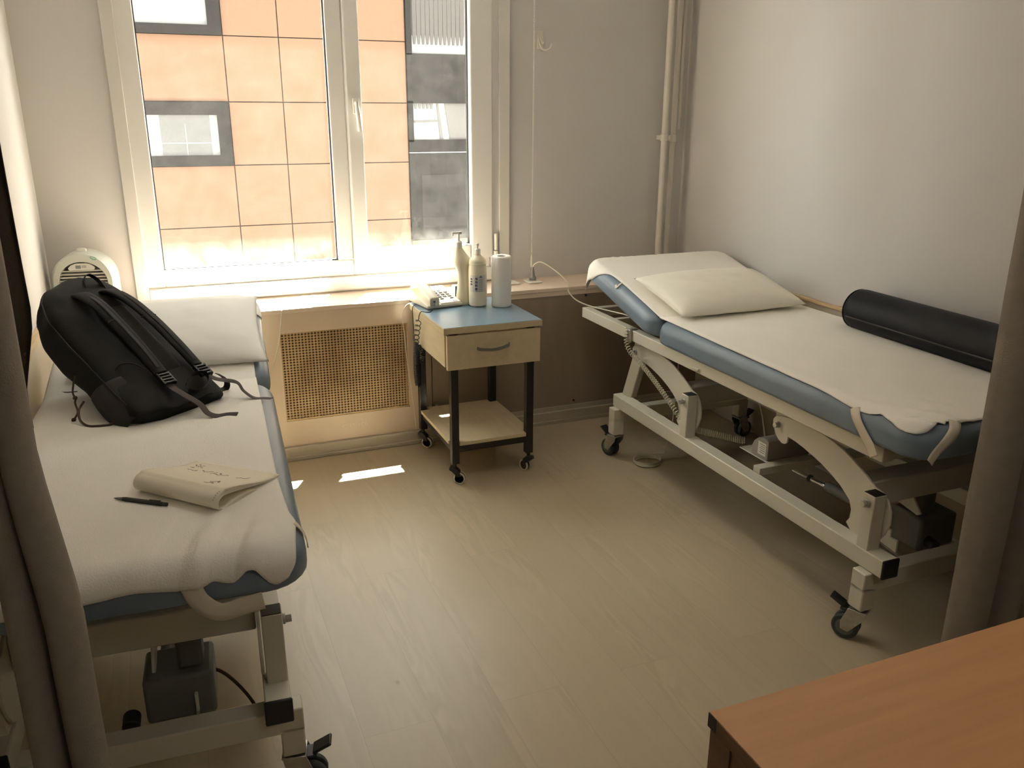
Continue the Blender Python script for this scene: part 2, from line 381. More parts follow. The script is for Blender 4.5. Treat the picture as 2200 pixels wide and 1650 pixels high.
# window
win = empty('window_1', ((WX0+WX1)/2, YB, WZ0)); struct(win)
def wpart(mb, name, m, bevel=.004, parent=None, seg=2):
    o = mb.build(name, m, parent or win, bevel=bevel, seg=seg)
    if parent is None: o.matrix_parent_inverse = Matrix.Translation(-win.location)
    else: o.parent = parent
    return o
cs = MB(); cf = YB-.014
cs.box((-.151, cf, .742), (-.097, YB+.01, 2.44)).box((1.620, cf, .742), (1.677, YB+.01, 2.44)).box((-.151, cf, 2.38), (1.677, YB+.01, 2.44))
wpart(cs, 'casing', CASING, .003)
wpart(MB().box((-.097, cf-.002, .742), (1.620, YB+.01, .812)), 'casing', UPVC, .006)
fr = MB(); a, b = YB+.0, YB+.07
fr.box((-.12, a, .80), (-.023, b, 2.37)).box((.775, a, .892), (.850, b, 2.29)).box((1.575, a, .80), (1.645, b, 2.37))
fr.box((-.023, a, .80), (.85, b, .892)).box((.85, a, .80), (1.575, b, .872)).box((-.023, a, 2.29), (1.575, b, 2.37))
frm = wpart(fr, 'window_frame', UPVC, .007, seg=3)
sa = MB(); a, b = YB-.022, YB+.05
sa.box((.852, a, .862), (.925, b, 2.30)).box((1.463, a, .862), (1.582, b, 2.30)).box((.925, a, .862), (1.463, b, .938)).box((.925, a, 2.22), (1.463, b, 2.30))
sash = wpart(sa, 'opening_sash', UPVC, .009, seg=3)
gk = MB()
for (x0, x1, z0, z1) in ((-.023, .775, .892, 2.29), (.925, 1.463, .938, 2.22)):
    for q in ((x0, z0, x0+.005, z1), (x1-.005, z0, x1, z1), (x0, z0, x1, z0+.004), (x0, z1-.004, x1, z1)):
        gk.box((q[0], YB+.012, q[1]), (q[2], YB+.03, q[3]))
wpart(gk, 'gasket', GASKET, 0)
for (x0, x1, z0, z1) in ((-.025, .777, .890, 2.292), (.923, 1.465, .936, 2.222)):
    wpart(MB().box((x0, YB+.020, z0), (x1, YB+.026, z1)), 'pane', GLASS, 0)
hy = YB-.022
h = MB().box((.878, hy-.012, 1.578), (.906, hy, 1.648)); h.cyl((.892, hy-.034, 1.625), (.892, hy-.01, 1.625), .009)
hd = wpart(h, 'handle_plate', WPLAST, .004, sash)
hd.matrix_parent_inverse = Matrix.Identity(4)
pp = smoothpath([(.892, hy-.034, 1.632), (.8925, hy-.040, 1.60), (.896, hy-.042, 1.56), (.902, hy-.036, 1.50)], 6)
wpart(MB().tube(pp, [.009]*6+[.0105]*13, 12), 'handle_grip', WPLAST, 0, sash)
wpart(MB().cyl((1.600, YB-.014, .90), (1.600, YB-.014, .985), .010).cyl((1.600, YB-.014, .865), (1.600, YB-.014, .895), .013), 'hinge', WPLAST, 0, sash)
struct(MB().box((WX0-.05, YO, WZ0-.06), (WX1+.05, YO+.06, WZ0-.005)).build('trim_3', mat('concrete_sill', (.4,.38,.33), .8)))

# skirting along the ledge front
struct(MB().box((XL+.012, 3.838, 0), (XR-.012, 3.86, .066)).box((XL+.012, 3.83, 0), (XR-.012, 3.84, .02)).build('baseboard_back', SKIRT, bevel=.003))

# ------------------------------------------------------------------ boxed-in window ledge with the cane grille
led = empty('window_ledge', (1.1, 3.86, 0))
tag(led, 'long beige boxed-in ledge under the window with a woven cane radiator grille', 'window ledge')
led_inv = Matrix.Translation(-led.location)
def lp(mb, name, m, **k):
    o = mb.build(name, m, led, **k); o.matrix_parent_inverse = led_inv; return o
YF = 3.856
lp(MB().box((XL+.014, YF-.004, .715), (XR-.014, YB, .735)), 'ledge_top', LEDGE, bevel=.002)
g0, g1, h0, h1 = .432, 1.032, .193, .621
fp = MB(); fp.box((XL+.014, YF, .066), (g0, YF+.018, .7145)).box((g0, YF, h1), (g1, YF+.018, .7145)).box((g0, YF, .066), (g1, YF+.018, h0)).box((g1, YF, .066), (1.075, YF+.018, .7145))
lp(fp, 'front_panel', PANELL)
lp(MB().box((1.078, YF+.002, .075), (1.148, YF+.018, .7145)), 'front_panel', PANEL, bevel=.001)
lp(MB().box((1.151, YF+.002, .075), (XR-.014, YF+.018, .7145)), 'front_panel', PANEL, bevel=.001)
lp(MB().box((1.078, YF-.001, .692), (XR-.014, YF+.002, .7145)), 'edge_strip', LEDGE)
lp(MB().box((1.078, YF-.004, .066), (XR-.014, YF+.016, .090)), 'edge_strip', SKIRT)
lp(MB().box((g0, YF+.008, h0), (g1, YF+.010, h1)), 'cane_grille', CANE)
mk = text_mesh('C D 126', .032, 'faded_lettering', mat('faded_pale_lettering', (.74, .63, .50), .6), led, Matrix.Translation((.690, YF-.0004, .126)) @ Matrix.Rotation(math.pi/2, 4, 'X') @ Matrix.Scale(1.12, 4, (1, 0, 0)))
mk.matrix_parent_inverse = led_inv
lp(MB().box((g0, YF+.004, h0), (g1, YF+.018, h0+.008)).box((g1-.005, YF+.004, h0), (g1, YF+.018, h1)), 'grille_frame', RAIL)
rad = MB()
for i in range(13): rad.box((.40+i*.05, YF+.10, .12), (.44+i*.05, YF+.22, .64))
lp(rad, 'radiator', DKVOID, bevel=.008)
for (x, z) in ((1.992, .683), (1.938, .112)):
    lp(MB().cyl((x, YF-.003, z), (x, YF+.01, z), .006, n=12), 'screw', BLACKP)
for x in (1.135, 1.166):
    lp(MB().cyl((x, YF-.014, .185), (x, YF+.004, .185), .006, .007, n=14), 'knob', ZINC, bevel=.002)

# sockets let into the ledge
def socket(x, y, label, w_=.078):
    o = empty('power_outlet', (x, y, .735)); tag(o, label, 'socket')
    MB().box((-w_/2, -.04, .0003), (w_/2, .04, .010)).build('cover_plate', WPLAST, o, bevel=.004)
    MB().cyl((0, 0, .0102), (0, 0, .0115), .021, n=28).build('socket_face', WPLAST, o)
    MB().cyl((-.009, 0, .0117), (-.009, 0, .0122), .0025, n=10).cyl((.009, 0, .0117), (.009, 0, .0122), .0025, n=10).build('socket_hole', BLACKP, o)
    return o
socket(.605, 4.03, 'white socket plate sunk in the ledge above the cane grille')
socket(1.640, 4.035, 'white socket plate in the ledge just right of the paper roll, nothing plugged in')
socket(1.765, 4.030, 'white socket plate in the ledge with the grey plug in it')
# pipes in the far right corner
def pipe(x, y, r, label, z0, z1, clip=None):
    o = empty('heating_pipe', (x, y, z0)); tag(o, label, 'pipe')
    MB().cyl((0, 0, 0), (0, 0, z1-z0), r, n=24).build('tube', TUBE, o)
    if clip:
        c = MB().cyl((0, 0, clip-z0-.018), (0, 0, clip-z0+.018), r+.005, n=24).box((-.008, 0, clip-z0-.012), (.008, YB-y+.001, clip-z0+.012))
        c.build('clip', TUBE, o, bevel=.002)
pipe(2.555, 4.085, .0165, 'thick white vertical pipe with a clip, nearest the window of the corner pipes', .735, HC, 1.46)
pipe(2.625, 4.110, .0145, 'middle white vertical pipe in the corner, clipped at the same height', .735, HC, 1.455)
pipe(2.672, 4.130, .008, 'thinnest of the three white corner pipes, ending partway down', 1.50, HC)
# bead chain of the blind
ch = empty('blind_chain', (1.788, 4.10, .80)); tag(ch, 'white beaded blind chain with a pull weight, hanging right of the window', 'blind chain')
m_ = MB()
z = .865
while z < HC:
    for sgn in (-1, 1):
        dx = sgn*(.0015 + max(0, (z-1.9))*.004)
        m_.lathe([(.0006, -.0028), (.0022, -.0014), (.0022, .0014), (.0006, .0028)], (dx, 0, z-.80), 6)
    z += .0062
m_.build('beads', WPLAST, ch, smooth=60)
MB().lathe([(.002, 0), (.0055, .006), (.006, .03), (.0045, .058), (.002, .066)], n=16).build('pull_weight', WPLAST, ch)
hk = empty('wall_hook', (1.845, YB, 1.90)); tag(hk, 'small clear double hook stuck on the wall beside the blind chain', 'hook')
HOOKM = mat('clear_hook_plastic', (.66, .62, .55), .15)
MB().box((-.018, -.005, -.01), (.014, 0, .075)).build('hook_plate', HOOKM, hk, bevel=.004)
for pts in ([(-.016, -.006, .05), (-.010, -.018, .01), (.0, -.026, -.012), (.02, -.03, -.016), (.04, -.034, -.004), (.047, -.034, .014)], [(-.004, -.006, .045), (.0, -.014, .03), (.006, -.02, .015), (.009, -.022, .022)]):
    MB().tube(smoothpath(pts, 6), .0035, 8).build('hook_arm', HOOKM, hk)
# two unseen fill lamps added to brighten the sheets and desk
def lamp(y, label, name, strength):
    cl = empty('added_fill_lamp', (1.1, y, HC)); tag(cl, label, 'ceiling lamp')
    MB().box((-.32, -.32, -.05), (.32, .32, -.001)).build('housing', UPVC, cl, bevel=.004)
    m = mat(name, (.8, .8, .75), .5); b = m.node_tree.nodes['Principled BSDF']
    b.inputs['Emission Color'].default_value = (1, .94, .84, 1); b.inputs['Emission Strength'].default_value = strength
    MB().box((-.29, -.29, -.062), (.29, .29, -.0505)).build('diffuser', m, cl, bevel=.004)
lamp(-.7, 'unseen square fill lamp added on the ceiling behind the curtained bay', 'fill_lamp_rear', 5.0)
lamp(2.0, 'unseen square fill lamp added on the ceiling over the bay between the two beds', 'fill_lamp_bay', 4.0)
# ------------------------------------------------------------------ treatment beds
def ring(x0, x1, y0, y1, R, n=6):
    pts = []
    for (cx, cy, a0) in ((x1-R, y0+R, -90), (x1-R, y1-R, 0), (x0+R, y1-R, 90), (x0+R, y0+R, 180)):
        for i in range(n+1):
            a = math.radians(a0+90*i/n); pts.append((cx+R*math.cos(a), cy+R*math.sin(a)))
    return pts
def cushion_mesh(x0, x1, y0, y1, z0, z1, r, R, s, taper=0.0, T=None):
    mb = MB(); prof = []
    for i in range(6):
        a = math.radians(90*i/5); prof.append((.016*(1-math.sin(a)), z0+.016*(1-math.cos(a))))
    for i in range(8):
        a = math.radians(90*i/7); prof.append((r*(1-math.cos(a)), z1-r*(1-math.sin(a))))
    prof += [(r+.03, z1+.0015), (R+.06, z1+.003)]
    rings = []
    for (ins, z) in prof:
        rg = ring(x0+ins, x1-ins, y0+ins, y1-ins, max(.012, R-ins), 6); rings.append([(x, y, z) for x, y in rg])
    n = len(rings[0]); vs = []
    for rg in rings:
        for (x, y, z) in rg:
            if taper:
                k = max(0, min(1, (y-y0)/(y1-y0))); z = z0+(z-z0)*(1-taper*k)+taper*k*(z1-z0)*.0
            p = Vector((s*x, y, z)); vs.append(T @ p if T else p)
    fs = [(k*n+i, k*n+(i+1)%n, (k+1)*n+(i+1)%n, (k+1)*n+i) for k in range(len(rings)-1) for i in range(n)]
    fs += [tuple(range(n)), tuple(range((len(rings)-1)*n, len(rings)*n))]
    return mb.add(vs, fs)
ARM = [(.625,.555),(.600,.568),(.566,.574),(.520,.580),(.462,.584),(.415,.584),(.372,.580),(.325,.572),(.283,.562),(.245,.549),(.208,.533),(.17,.516),(.133,.495),(.10,.497),(.070,.470),(.058,.44),(.060,.40),(.074,.36),(.10,.325),(.13,.311),(.16,.306),(.205,.310),(.222,.325),(.232,.345),(.236,.37),(.234,.395),(.226,.415),(.250,.428),(.273,.440),(.32,.461),(.365,.477),(.41,.490),(.459,.501),(.50,.508),(.544,.512),(.546,.487),(.555,.480),(.57,.478),(.588,.486),(.605,.50),(.62,.525)]
# the inner edge runs up to the post: reorder as one outline
ARM = [(.628,.548),(.612,.566),(.580,.574),(.520,.582),(.462,.586),(.415,.585),(.372,.581),(.325,.573),(.283,.562),(.245,.549),(.208,.533),(.17,.516),(.133,.495),(.10,.490),(.075,.472),(.058,.44),(.056,.40),(.070,.36),(.09,.33),(.12,.311),(.16,.306),(.205,.310),(.228,.330),(.216,.35),(.214,.38),(.226,.408),(.250,.425),(.273,.440),(.32,.461),(.365,.477),(.41,.489),(.459,.500),(.50,.507),(.542,.511),(.544,.487),(.555,.478),(.57,.476),(.590,.484),(.608,.50),(.622,.525)]
def caster(parent, x, y, ang, zt, label=None):
    c = empty('caster', (x, y, 0), ang); c.parent = parent
    if label: c['label'] = label
    wr, off = .042, .034
    w_ = MB()
    for s_ in (-1, 1):
        w_.cyl((s_*.013-.009, -off, wr), (s_*.013+.009, -off, wr), wr, n=28)
    w_.build('wheel', RUBBER, c, bevel=.004)
    hb = MB()
    for s_ in (-1, 1): hb.cyl((s_*.0225-.001, -off, wr), (s_*.0225+.001, -off, wr), .028, n=24)
    hb.cyl((-.027, -off, wr), (.027, -off, wr), .009, n=12)
    hb.build('wheel_hub', GREYR, c, bevel=.001)
    f = MB()
    for s_ in (-1, 1):
        f.prism([(-off-.012, wr-.006), (-off+.012, wr-.012), (.022, zt-.030), (.026, zt-.008), (-.030, zt-.004), (-off-.014, wr+.02)], (s_*.027-.0015, 0, 0), Y3, Z3, X3, .003)
    f.box((-.029, -.030, zt-.010), (.029, .028, zt-.004)).cyl((0, 0, zt-.006), (0, 0, zt), .016, n=16)
    f.build('fork', ZINC, c, bevel=.0015)
    b = MB().box((-.020, -.095, zt-.012), (.020, -.045, zt-.004), Matrix.Rotation(math.radians(-28), 3, 'X'), (0, -.045, zt-.008))
    b.box((-.022, -.055, zt-.020), (.022, .005, zt-.011))
    b.build('brake_pedal', BLACKP, c, bevel=.003)
    return c
def make_bed(s, loc, rz, W, cx0, cx1, cy0, hy, label, tilt, cast_ang, cable=True, r=.045, z1=.748, mx=.31):
    """s=+1: aisle side at local x=0 and the wall on +x; s=-1 mirrored. Local y runs from foot to head."""
    root = empty('treatment_bed', loc, rz)
    tag(root, label, 'treatment bed', None)
    def B(mb, x0, y0, z0, x1, y1, z1):
        a, b = sorted((s*x0, s*x1)); mb.box((a, y0, z0), (b, y1, z1)); return mb
    # base frame: two long beams on two cross beams with turned-down ends
    for (xa, xb) in ((-.01, .05), (W-.05, W+.01)): B(MB(), xa, .01, .25, xb, 1.71, .31).build('long_beam', STEEL, root, bevel=.004)
    for y0 in (.045, 1.645): B(MB(), -.035, y0, .185, W+.035, y0+.055, .2495).build('cross_beam', STEEL, root, bevel=.004)
    for (x, y) in ((-.035, .045), (-.035, 1.645), (W-.02, .045), (W-.02, 1.645)):
        B(MB(), x, y, .118, x+.055, y+.055, .20).build('leg', STEEL, root, bevel=.004)
    for (x, y, a) in ((-.0075, .0725, cast_ang[0]), (-.0075, 1.6725, cast_ang[1]), (W+.0075, .0725, cast_ang[2]), (W+.0075, 1.6725, cast_ang[3])):
        caster(root, s*x, y, a, .118)
    for (xa, xb) in ((-.012, .052), (W-.052, W+.012)):
        B(MB(), xa, .004, .248, xb, .013, .312).build('end_cap', BLACKP, root, bevel=.004)
    # posts, arms
    for side, xs in ((0, (-.008, .040)), (1, (W-.040, W+.008))):
        for k, yo in enumerate((0, 1.012)):
            p = B(MB(), xs[0], .078+yo, .305, xs[1], .126+yo, .492).build('post', STEEL, root, bevel=.003)
            B(MB(), xs[0]+.002, .080+yo, .490, xs[1]-.002, .124+yo, .4935).build('post_cap', BLACKP, p, bevel=.001)
            xa = .0425 if side == 0 else W-.0505
            am = MB().prism([(a+yo, b) for a, b in ARM], (s*xa, 0, 0), Y3, Z3, X3*s, .008).build('lift_arm', STEEL, root, bevel=.0015)
            xo = xs[0]-.001 if side == 0 else xs[1]+.001
            d = -1 if side == 0 else 1
            bl = MB().cyl((s*xo, .104+yo, .462), (s*(xo+d*.006), .104+yo, .462), .013, n=20).cyl((s*(xo+d*.006), .104+yo, .462), (s*(xo+d*.020), .104+yo, .462), .0105, n=6)
            bl.build('bolt', ZINC, p, bevel=.001)
            xo2 = xa-.001 if side == 0 else xa+.009
            b2 = MB().cyl((s*xo2, .595+yo, .538), (s*(xo2+d*.018), .595+yo, .538), .0105, n=6).cyl((s*xo2, .595+yo, .538), (s*(xo2+d*.005), .595+yo, .538), .0125, n=18)
            b2.build('bolt', ZINC, am, bevel=.001)
            # bracket dropping from the upper frame
            xb_ = xa+.009 if side == 0 else xa-.006
            B(MB(), xb_, .565+yo, .515, xb_+.005, .625+yo, .602).build('frame_bracket', STEEL, root, bevel=.002)
    for yo in (0, 1.012): B(MB(), .052, .150+yo, .415, W-.052, .235+yo, .500).build('torsion_tube', STEEL, root, bevel=.005)
    # upper frame
    uf = MB()
    for (xa, xb) in ((0, .042), (W-.042, W)): B(uf, xa, .08, .602, xb, 2.085, .652)
    for (ya, yb) in ((.08, .12), (.55, .59), (1.35, 1.39), (1.80, 1.83), (2.045, 2.085)): B(uf, .042, ya, .607, W-.042, yb, .650)
    uf.build('upper_frame', STEEL, root, bevel=.003)
    # slide bracket on the frame side
    B(MB(), -.010, 1.035, .612, -.001, 1.09, .624).build('frame_latch', STEEL, root, bevel=.002)
    # backrest strut and lower cylinder near the head
    MB().bar((s*.05, 1.66, .31), (s*.075, 1.60, .555), .045, .055).build('gas_strut_tube', STEEL, root, bevel=.004)
    MB().cyl((s*.06, 1.60, .54), (s*.075, 1.585, .60), .012, n=14).build('strut_rod', ZINC, root)
    # electric drive: motor box and tube, bracket, control box
    mo = MB(); B(mo, mx, .165, .195, mx+.16, .30, .315); B(mo, mx+.02, .19, .315, mx+.08, .26, .41)
    mo.build('motor', MOTOR, root, bevel=.01)
    mt = MB().cyl((s*.27, .30, .285), (s*.27, .56, .272), .020, n=20); mt.build('actuator_tube', MOTOR, root, bevel=.002)
    rd = MB().cyl((s*.27, .45, .275), (s*.27, .79, .262), .0085, n=12); rd.build('actuator_rod', CHROME, root)
    col = MB().lathe([(.011, 0), (.015, .003), (.015, .010), (.011, .013)], n=18).build('rod_collar', MOTOR, root)
    col.location = (s*.27, .66, .267); col.rotation_euler = (math.radians(92), 0, 0)
    br = MB(); B(br, .06, .69, .295, W-.06, .73, .325); B(br, .12, .73, .322, .32, .90, .326)
    br.build('drive_bracket', STEEL, root, bevel=.002)
    ml = MB().prism([(.155, .345), (.23, .435), (.262, .425), (.285, .39), (.262, .35), (.17, .335)], (s*.285, 0, 0), Y3, Z3, X3*s, .008)
    ml.build('motor_lever', STEEL, root, bevel=.002)
    ml2 = MB().prism([(.085, .215), (.155, .215), (.155, .265), (.185, .265), (.185, .29), (.36, .30), (.36, .245), (.085, .20)], (s*.20, 0, 0), Y3, Z3, X3*s, .008)
    ml2.build('motor_bracket', STEEL, root, bevel=.002)
    MB().cyl((s*.35, .13, .225), (s*.35, .17, .23), .02, n=18).build('motor_plug', BLACKP, root, bevel=.003)
    cbx = MB(); n_ = 7
    poly = [(0, 0), (0, .078), (.012, .084), (.03, .084), (.055, .076), (.075, .056), (.084, .03), (.084, 0)]
    cbx.prism(poly, (s*.125, .735, .326), Y3*1.15, Z3, X3*s, .20)
    cbo = cbx.build('control_box', CBOX, root, bevel=.003)
    MB().prism([(.01, .014), (.01, .066), (.05, .066), (.05, .014)], (s*.1235, .735, .326), Y3*1.15, Z3, X3*s, .001).build('rating_label', WPLAST, cbo)
    lt = MB()
    for k in range(5): lt.prism([(.014, .024+k*.008), (.014, .026+k*.008), (.04-.004*(k % 2), .026+k*.008), (.04-.004*(k % 2), .024+k*.008)], (s*.123, .735, .326), Y3*1.15, Z3, X3*s, .0006)
    lt.build('label_print', INK, cbo)
    # cushions
    z0, R = .653, .09
    cushion_mesh(cx0, cx1, cy0, hy-.002, z0, z1, r, R, s).build('seat_cushion', VINYL, root, smooth=60)
    T = Matrix.Translation((0, hy, z0)) @ Matrix.Rotation(tilt, 4, 'X')
    cushion_mesh(cx0, cx1, .012, .705, 0, z1-z0, r, R, s, .12, T).build('backrest_cushion', VINYL, root, smooth=60)
    # hand control coiled cord
    if cable:
        coil([(s*-.010, 1.605, .66), (s*-.016, 1.60, .60), (s*-.012, 1.565, .555), (s*-.004, 1.50, .53), (s*.0, 1.39, .485), (s*.004, 1.27, .43), (s*.012, 1.20, .385), (s*.03, 1.17, .335)], .0095, .0135, .0021).build('coiled_cord', CPLAST, root)
        coil([(s*.03, 1.17, .325), (s*.06, 1.13, .324), (s*.10, 1.08, .322), (s*.15, 1.02, .318), (s*.20, .97, .312)], .012, .0085, .003).build('coiled_cord', CPLAST, root)
        hg = MB(); B(hg, -.014, 1.575, .595, -.002, 1.60, .655); B(hg, -.014, 1.575, .650, .03, 1.60, .656)
        hg.build('cord_hanger', ZINC, root, bevel=.002)
        MB().tube(smoothpath([(s*.33, 1.28, .50), (s*.30, 1.12, .50), (s*.28, 1.0, .45), (s*.26, .93, .36), (s*.25, .90, .31), (s*.25, .89, .33)], 8), .0028, 6).build('motor_cable', CPLAST, root)
        lp_ = []
        for i in range(90):
            a = i/90*math.pi*2*3.4; rr = .065+.012*math.sin(i*.21)
            lp_.append((s*(.10+rr*math.cos(a)+.02*i/90), 1.52+rr*.9*math.sin(a)+.05*i/90, .006+.00012*i))
        lp_ += [(s*.16, 1.50, .06), (s*.175, 1.47, .2), (s*.18, 1.46, .45), (s*.18, 1.46, .60)]
        MB().tube(lp_, .0026, 6).build('power_cable', CPLAST, root)
    else:
        MB().tube(smoothpath([(s*.25, .25, .42), (s*.235, .265, .345), (s*.213, .265, .295), (s*.185, .265, .262), (s*.15, .265, .240), (s*.12, .265, .203), (s*.09, .265, .150), (s*.07, .265, .10), (s*.05, .27, .03)], 8), .0045, 8).build('motor_cable', CORD, root)
    # sheet mapping
    C0 = (cx0+R, cx1-R, cy0+R)
    def wrap(cx, cy, off=.003):
        if cy <= hy:
            qx = min(max(cx, C0[0]), C0[1]); qy = max(cy, C0[2])
            base = None; zt = z1
        else:
            qx = min(max(cx, C0[0]), C0[1]); qy = min(cy, hy+.705-R)
        dx, dy = cx-qx, cy-qy; d = math.hypot(dx, dy)
        nx, ny = (dx/d, dy/d) if d > 1e-9 else (0, 0)
        rr = r+off; flat = R-r
        if d <= flat: o, z = d, off+.003
        else:
            a = (d-flat)/rr
            if a < math.pi/2: o, z = flat+rr*math.sin(a), off+.003*(1-a/1.57)-rr*(1-math.cos(a))
            else: o, z = flat+rr, off-rr-(a-math.pi/2)*rr
        x, y, z = qx+nx*o, qy+ny*o, z
        if cy <= hy: return Vector((s*x, y, z1+z))
        # backrest frame, thickness tapering
        v = y-hy; th = (z1-z0)*(1-.12*max(0, min(1, v/.705)))
        return T @ Vector((s*x, v, th+z))
    root_w = (wrap, C0, z0, z1)
    return root, wrap
def world_of(root):
    return Matrix.Translation(root.location) @ Matrix.Rotation(root.rotation_euler.z, 4, 'Z')
LT, RTT = math.radians(14.5), math.radians(14.5)
bedR, wrapR = make_bed(1, (1.90, 1.65, 0), math.radians(-.3), .70, -.015, .79, -.06, 1.385,
    'cream steel treatment bed with blue vinyl cushions standing along the right wall', RTT, (math.radians(212), math.radians(195), math.radians(30), math.radians(100)))
bedL, wrapL = make_bed(-1, (.138, 1.685, 0), math.radians(-3.48), .62, -.068, .625, -.10, 1.115,
    'cream steel treatment bed with blue vinyl cushions standing along the left wall, backpack on it', LT, (math.radians(80), math.radians(60), math.radians(30), math.radians(100)), cable=False, r=.05, z1=.745, mx=.16)

def crv(pts):
    P = smoothpath([(a, b, 0) for a, b in pts], 14); L = [0]
    for a, b in zip(P, P[1:]): L.append(L[-1]+(b-a).length)
    def f(t):
        s_ = t*L[-1]; k = 0
        lo, hi = 0, len(L)-2
        while lo < hi:
            mid = (lo+hi+1)//2
            if L[mid] <= s_: lo = mid
            else: hi = mid-1
        k = lo; u = (s_-L[k])/max(1e-9, L[k+1]-L[k]); p = P[k].lerp(P[k+1], min(1, u)); return p.x, p.y
    return f
def sheet_mesh(root, wrap, near, foot, wall, head, nu, nv, name, lift=None, parent=None):
    """near/wall run foot->head, foot/head run near->wall; unrolled coordinates."""
    N, Fo, Wa, He = crv(near), crv(foot), crv(wall), crv(head)
    def P(u, v):
        u = u if nu < 10 else u; a = N(v); b = Wa(v); c = Fo(u); d = He(u)
        p00, p10, p01, p11 = N(0), Wa(0), N(1), Wa(1)
        r_ = []
        for i in (0, 1):
            r_.append((1-u)*a[i]+u*b[i]+(1-v)*c[i]+v*d[i]-((1-u)*(1-v)*p00[i]+u*(1-v)*p10[i]+(1-u)*v*p01[i]+u*v*p11[i]))
        q = wrap(r_[0], r_[1], .0035)
        if lift: q = q + lift(u, v, r_[0], r_[1])
        return q
    mb = MB().grid(P, nu, nv)
    o = mb.build(name, SHEET, parent, smooth=80, solid=.003, offset=0)
    if parent is None: o.location = root.location; o.rotation_euler = root.rotation_euler
    return o
def strap(root, wrap, pts, wd, parent, name='elastic_strap', off=.004, m=None):
    path = smoothpath([(a, b, 0) for a, b in pts], 8); vs = []; fs = []
    for i, p in enumerate(path):
        d = (path[min(i+1, len(path)-1)]-path[max(i-1, 0)]).normalized(); n = Vector((-d.y, d.x, 0))
        for k in (-1, -.33, .33, 1):
            q = p+n*k*wd/2; vs.append(wrap(q.x, q.y, off))
    for i in range(len(path)-1):
        for k in range(3): fs.append((i*4+k, i*4+k+1, (i+1)*4+k+1, (i+1)*4+k))
    return MB().add(vs, fs).build(name, m or ELAST, parent, smooth=80, solid=.0015, offset=1)
def nz(x, y, z=0, s_=1): return noise.noise(Vector((x*s_, y*s_, z*s_)))

# right sheet
hyR = 1.385
def liftR(u, v, x, y):
    k = max(0, 1-math.hypot(x-.05, y+.02)/.28)
    e = .007*k*max(0, math.sin(x*52+y*34)) + .003*k*nz(x, y, 3, 30)
    return Vector((0, 0, e + .0008*nz(x, y, 0, 9)))
shR = sheet_mesh(bedR, wrapR,
    [(-.015, .004), (-.016, .041), (-.004, .087), (.003, .118), (-.011, .143), (-.015, .18), (-.014, .225), (-.008, .29), (-.001, .374), (.002, .55), (.006, .746), (.010, .98), (.016, 1.22), (.018, 1.383)],
    [(-.015, .004), (.001, -.025), (.030, -.038), (.059, -.034), (.084, -.016), (.098, -.030), (.113, -.020), (.129, -.024), (.154, -.036), (.22, -.037), (.318, -.036), (.55, -.036), (.787, -.036)],
    [(.787, -.036), (.79, .4), (.79, 1.383)], [(.018, 1.383), (.4, 1.383), (.79, 1.383)], 110, 130, 'bed_sheet', liftR)
tag(shR, 'cream stretch sheet with elastic corner straps on the right treatment bed', 'bed sheet')
def liftRh(u, v, x, y):
    return Vector((0, 0, .0008*nz(x, y, 0, 9) + .004*max(0, (y-1.93)/.16)*nz(x*3, y, 1, 14)))
sheet_mesh(bedR, wrapR, [(.018, 1.3865), (.022, 1.60), (.022, 1.76), (.015, 1.86), (-.020, 1.92), (-.060, 1.965), (-.095, 2.03), (-.105, 2.11), (-.09, 2.19)],
    [(.018, 1.3865), (.4, 1.3865), (.79, 1.3865)], [(.79, 1.3865), (.79, 1.8), (.81, 2.16)], [(-.09, 2.19), (.2, 2.19), (.6, 2.18), (.81, 2.16)], 60, 60, 'sheet_head', liftRh, shR)
strap(bedR, wrapR, [(-.010, .205), (-.046, .176), (-.079, .141), (-.102, .115), (-.13, .095)], .032, shR)
strap(bedR, wrapR, [(.141, -.024), (.111, -.058), (.072, -.084), (.022, -.111), (.0, -.125)], .034, shR)
strap(bedR, wrapR, [(.024, 1.765), (-.012, 1.755), (-.006, 1.775)], .008, shR)
# left sheet
def liftL(u, v, x, y):
    k = max(0, 1-math.hypot(x-.06, y+.06)/.24)
    fold = max(0, math.cos((x-.047)*58+(y+.1)*14))*k*(1 if x > -.03 else .3)
    return Vector((0, -.012*fold, .016*fold+.004*k*nz(x, y, 3, 25)+.0008*nz(x, y, 0, 9)))
shL = sheet_mesh(bedL, wrapL,
    [(-.045, -.133), (-.054, -.098), (-.050, -.075), (-.048, -.048), (-.051, -.004), (-.056, .042), (-.044, .075), (-.041, .105), (-.036, .17), (-.031, .271), (-.028, .45), (-.026, .694), (-.022, .95), (-.020, 1.113)],
    [(-.045, -.133), (-.030, -.144), (-.006, -.151), (.015, -.145), (.029, -.130), (.041, -.121), (.056, -.121), (.065, -.126), (.081, -.132), (.10, -.131), (.12, -.125), (.136, -.131), (.154, -.140), (.18, -.135), (.209, -.130), (.251, -.126), (.294, -.126), (.336, -.130), (.45, -.138), (.625, -.14)],
    [(.625, -.14), (.627, .4), (.62, 1.113)], [(-.020, 1.113), (.3, 1.113), (.62, 1.113)], 130, 130, 'bed_sheet', liftL)
tag(shL, 'cream stretch sheet with a wavy hem on the left treatment bed, under the notebook', 'bed sheet')
sheet_mesh(bedL, wrapL, [(-.018, 1.1165), (-.020, 1.3), (-.022, 1.50), (-.03, 1.60), (-.10, 1.66), (-.12, 1.75), (-.10, 1.885)],
    [(-.018, 1.1165), (.3, 1.1165), (.62, 1.1165)], [(.62, 1.1165), (.62, 1.5), (.66, 1.885)], [(-.10, 1.885), (.2, 1.905), (.5, 1.905), (.66, 1.885)], 60, 60, 'sheet_head', None, shL)
